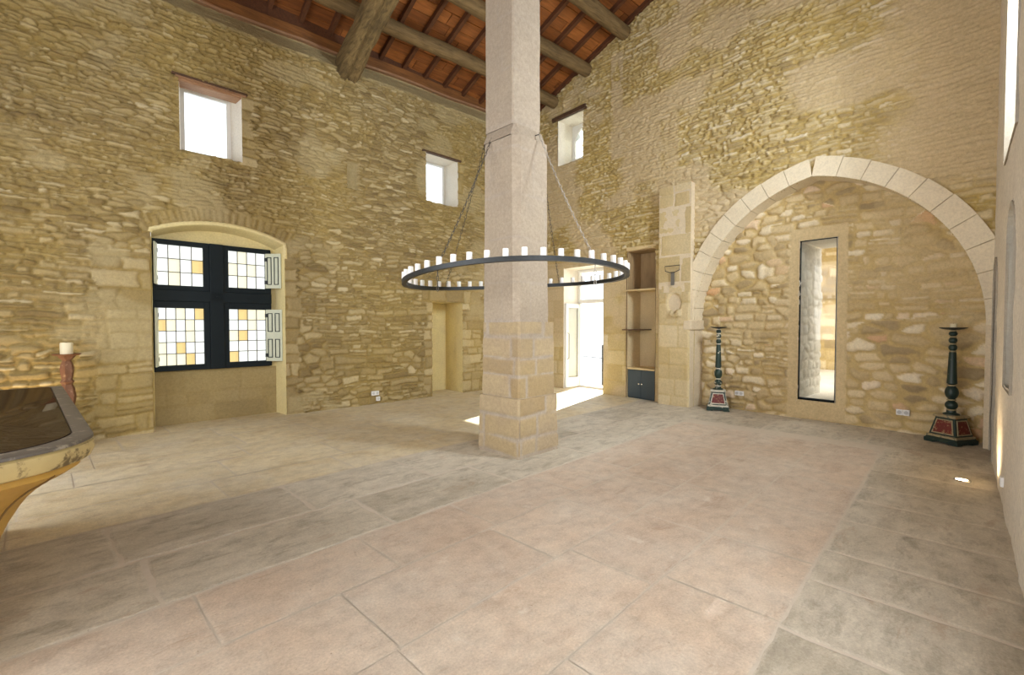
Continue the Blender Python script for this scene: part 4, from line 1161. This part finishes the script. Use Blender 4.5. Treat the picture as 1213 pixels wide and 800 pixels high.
# ------------------------------------------------------------------ table with curved mustard base
def table():
    root = empty('altar_table', (-.815, 3.85, 0), math.radians(6.2), 'large table with dark glass top, cream rim and mustard curved base, left foreground', 'table')
    hx, y0, y1, zt = .62, -1.17, 1.42, 1.0
    def outline(inset, z, bow=.25):
        x = hx-inset; a, c = y0+inset, y1-inset; r = max(.17-inset*.3, .05); rb = .03
        def arc(cx, cy, rr, t0, t1, n): return [(cx+rr*math.cos(t0+(t1-t0)*i/n), cy+rr*math.sin(t0+(t1-t0)*i/n)) for i in range(n+1)]
        pts = arc(x-rb, c-rb, rb, 0, PI/2, 4)+arc(-x+rb, c-rb, rb, PI/2, PI, 4)+arc(-x+r, a+r, r, PI, 1.5*PI, 12)
        pts += [((x-r)*(-1+2*i/16), a) for i in range(1, 16)] + arc(x-r, a+r, r, 1.5*PI, 2*PI, 12)
        out = []
        for (px, py) in pts:
            if py < a+r+.02: py -= bow*(1-(px/x)**2)
            out.append((px, py, z))
        return out
    b = MB(); b.loft([outline(.035, zt-.105), outline(.014, zt-.095), outline(.0, zt-.06), outline(.004, zt-.028), outline(.02, zt-.012)]); b.build('moulded_edge', M['cream_gilt'], root, smooth=True)
    b = MB(); b.loft([outline(.004, zt-.016), outline(.006, zt-.004), outline(.018, zt), outline(.075, zt+.001), outline(.078, zt-.006)]); b.build('rim', M['rim_grey'], root, smooth=True)
    b = MB(); b.loft([outline(.08, zt-.008), outline(.08, zt+.0035), outline(.083, zt+.005)]); b.build('glass_top', M['dark_top'], root, smooth=True)
    # flared base
    prof = [(.05, .898), (.05, .865), (.08, .84), (.14, .80), (.185, .76), (.22, .72), (.245, .68), (.265, .64), (.285, .60), (.30, .56), (.325, .50), (.36, .40), (.37, .25), (.36, .12), (.36, .0)]
    b = MB(); b.loft([outline(i, z) for i, z in reversed(prof)]); b.build('curved_base', M['mustard'], root, smooth=True)
    # dark painted lines following the corner curve
    for side in (-1, 1):
        pts = []
        for i, z in prof[1:-1]:
            o = outline(i, z); p = o[12+9] if side < 0 else o[-10]
            pts.append((p[0], p[1]-.001, z))
        b = MB(); b.tube(pts, .006, 6); b.build('painted_line', M['mustard_line'], root)
table()

# ------------------------------------------------------------------ sockets, floor lights
def outlet(mapf, u, d, z, label, n=2, dark=False):
    root = empty('wall_socket', mapf(u, d, z), 0, label, 'socket')
    o = Vector(mapf(u, d, z)); w = .075
    for k in range(n):
        uu = u+(k-(n-1)/2)*w
        b = MB(); b.box(uu-w/2+.001, uu+w/2-.001, d-.014, d+.02, z-.04, z+.04, .004); b.xf(mapf).xf(lambda x, y, q: (x-o.x, y-o.y, q-o.z))
        p = b.build('plate', M['white_plastic'], root)
        b = MB(); vs = [(uu+.026*math.cos(2*PI*i/18), d-.0165, z+.026*math.sin(2*PI*i/18)) for i in range(18)]+[(uu+.024*math.cos(2*PI*i/18), d-.010, z+.024*math.sin(2*PI*i/18)) for i in range(18)]
        b.add(vs, [tuple(range(18)), tuple(range(35, 17, -1))]+[(i, (i+1) % 18, 18+(i+1) % 18, 18+i) for i in range(18)])
        b.xf(mapf).xf(lambda x, y, q: (x-o.x, y-o.y, q-o.z)); b.build('socket_face', M['socket_grey'], p)
outlet(RC, 3.545, -.045, .30, 'white double wall socket beside the left green candlestick')
outlet(RC, 1.31, -.045, .28, 'white double wall socket between slit door and right green candlestick')
outlet(LW, 3.70, -.05, .21, 'white double wall socket low on the left wall')
outlet(LW, 3.76, -.05, .10, 'single white socket just under the double socket on left wall', 1)
outlet(RW, 5.57, -.004, .20, 'small pale wall socket low on the white right wall', 1)

def uplight(loc, label, energy, aim):
    root = empty('floor_uplight', loc, .1, label, 'floor light')
    b = MB(); b.lathe([(.045, .0), (.062, .0), (.064, .006), (.058, .012), (.046, .012), (.045, .004)], 28, cap=False); b.build('trim_ring', M['chrome'], root, smooth=True)
    b = MB(); b.lathe([(.001, .003), (.045, .005), (.044, .009), (.001, .011)], 24); b.build('lens', M['lamp_glow'], root)
    sp = lamp('uplight_lamp', 'SPOT', (loc[0], loc[1], loc[2]+.03), energy, (1.0, .74, .42), aim, spot_size=math.radians(105), spot_blend=.9, shadow_soft_size=.03)
    sp.parent = root; sp.matrix_parent_inverse = Matrix.LocRotScale(Vector(loc), Matrix.Rotation(.1, 3, 'Z'), None).inverted()
uplight((6.163, .52, .0), 'round recessed floor light glowing by the right wall', 32, (0, -.5, 1))
uplight((-.95, 7.55, .0), 'round recessed floor light behind the table, lighting the left wall', 40, (0, .35, 1))
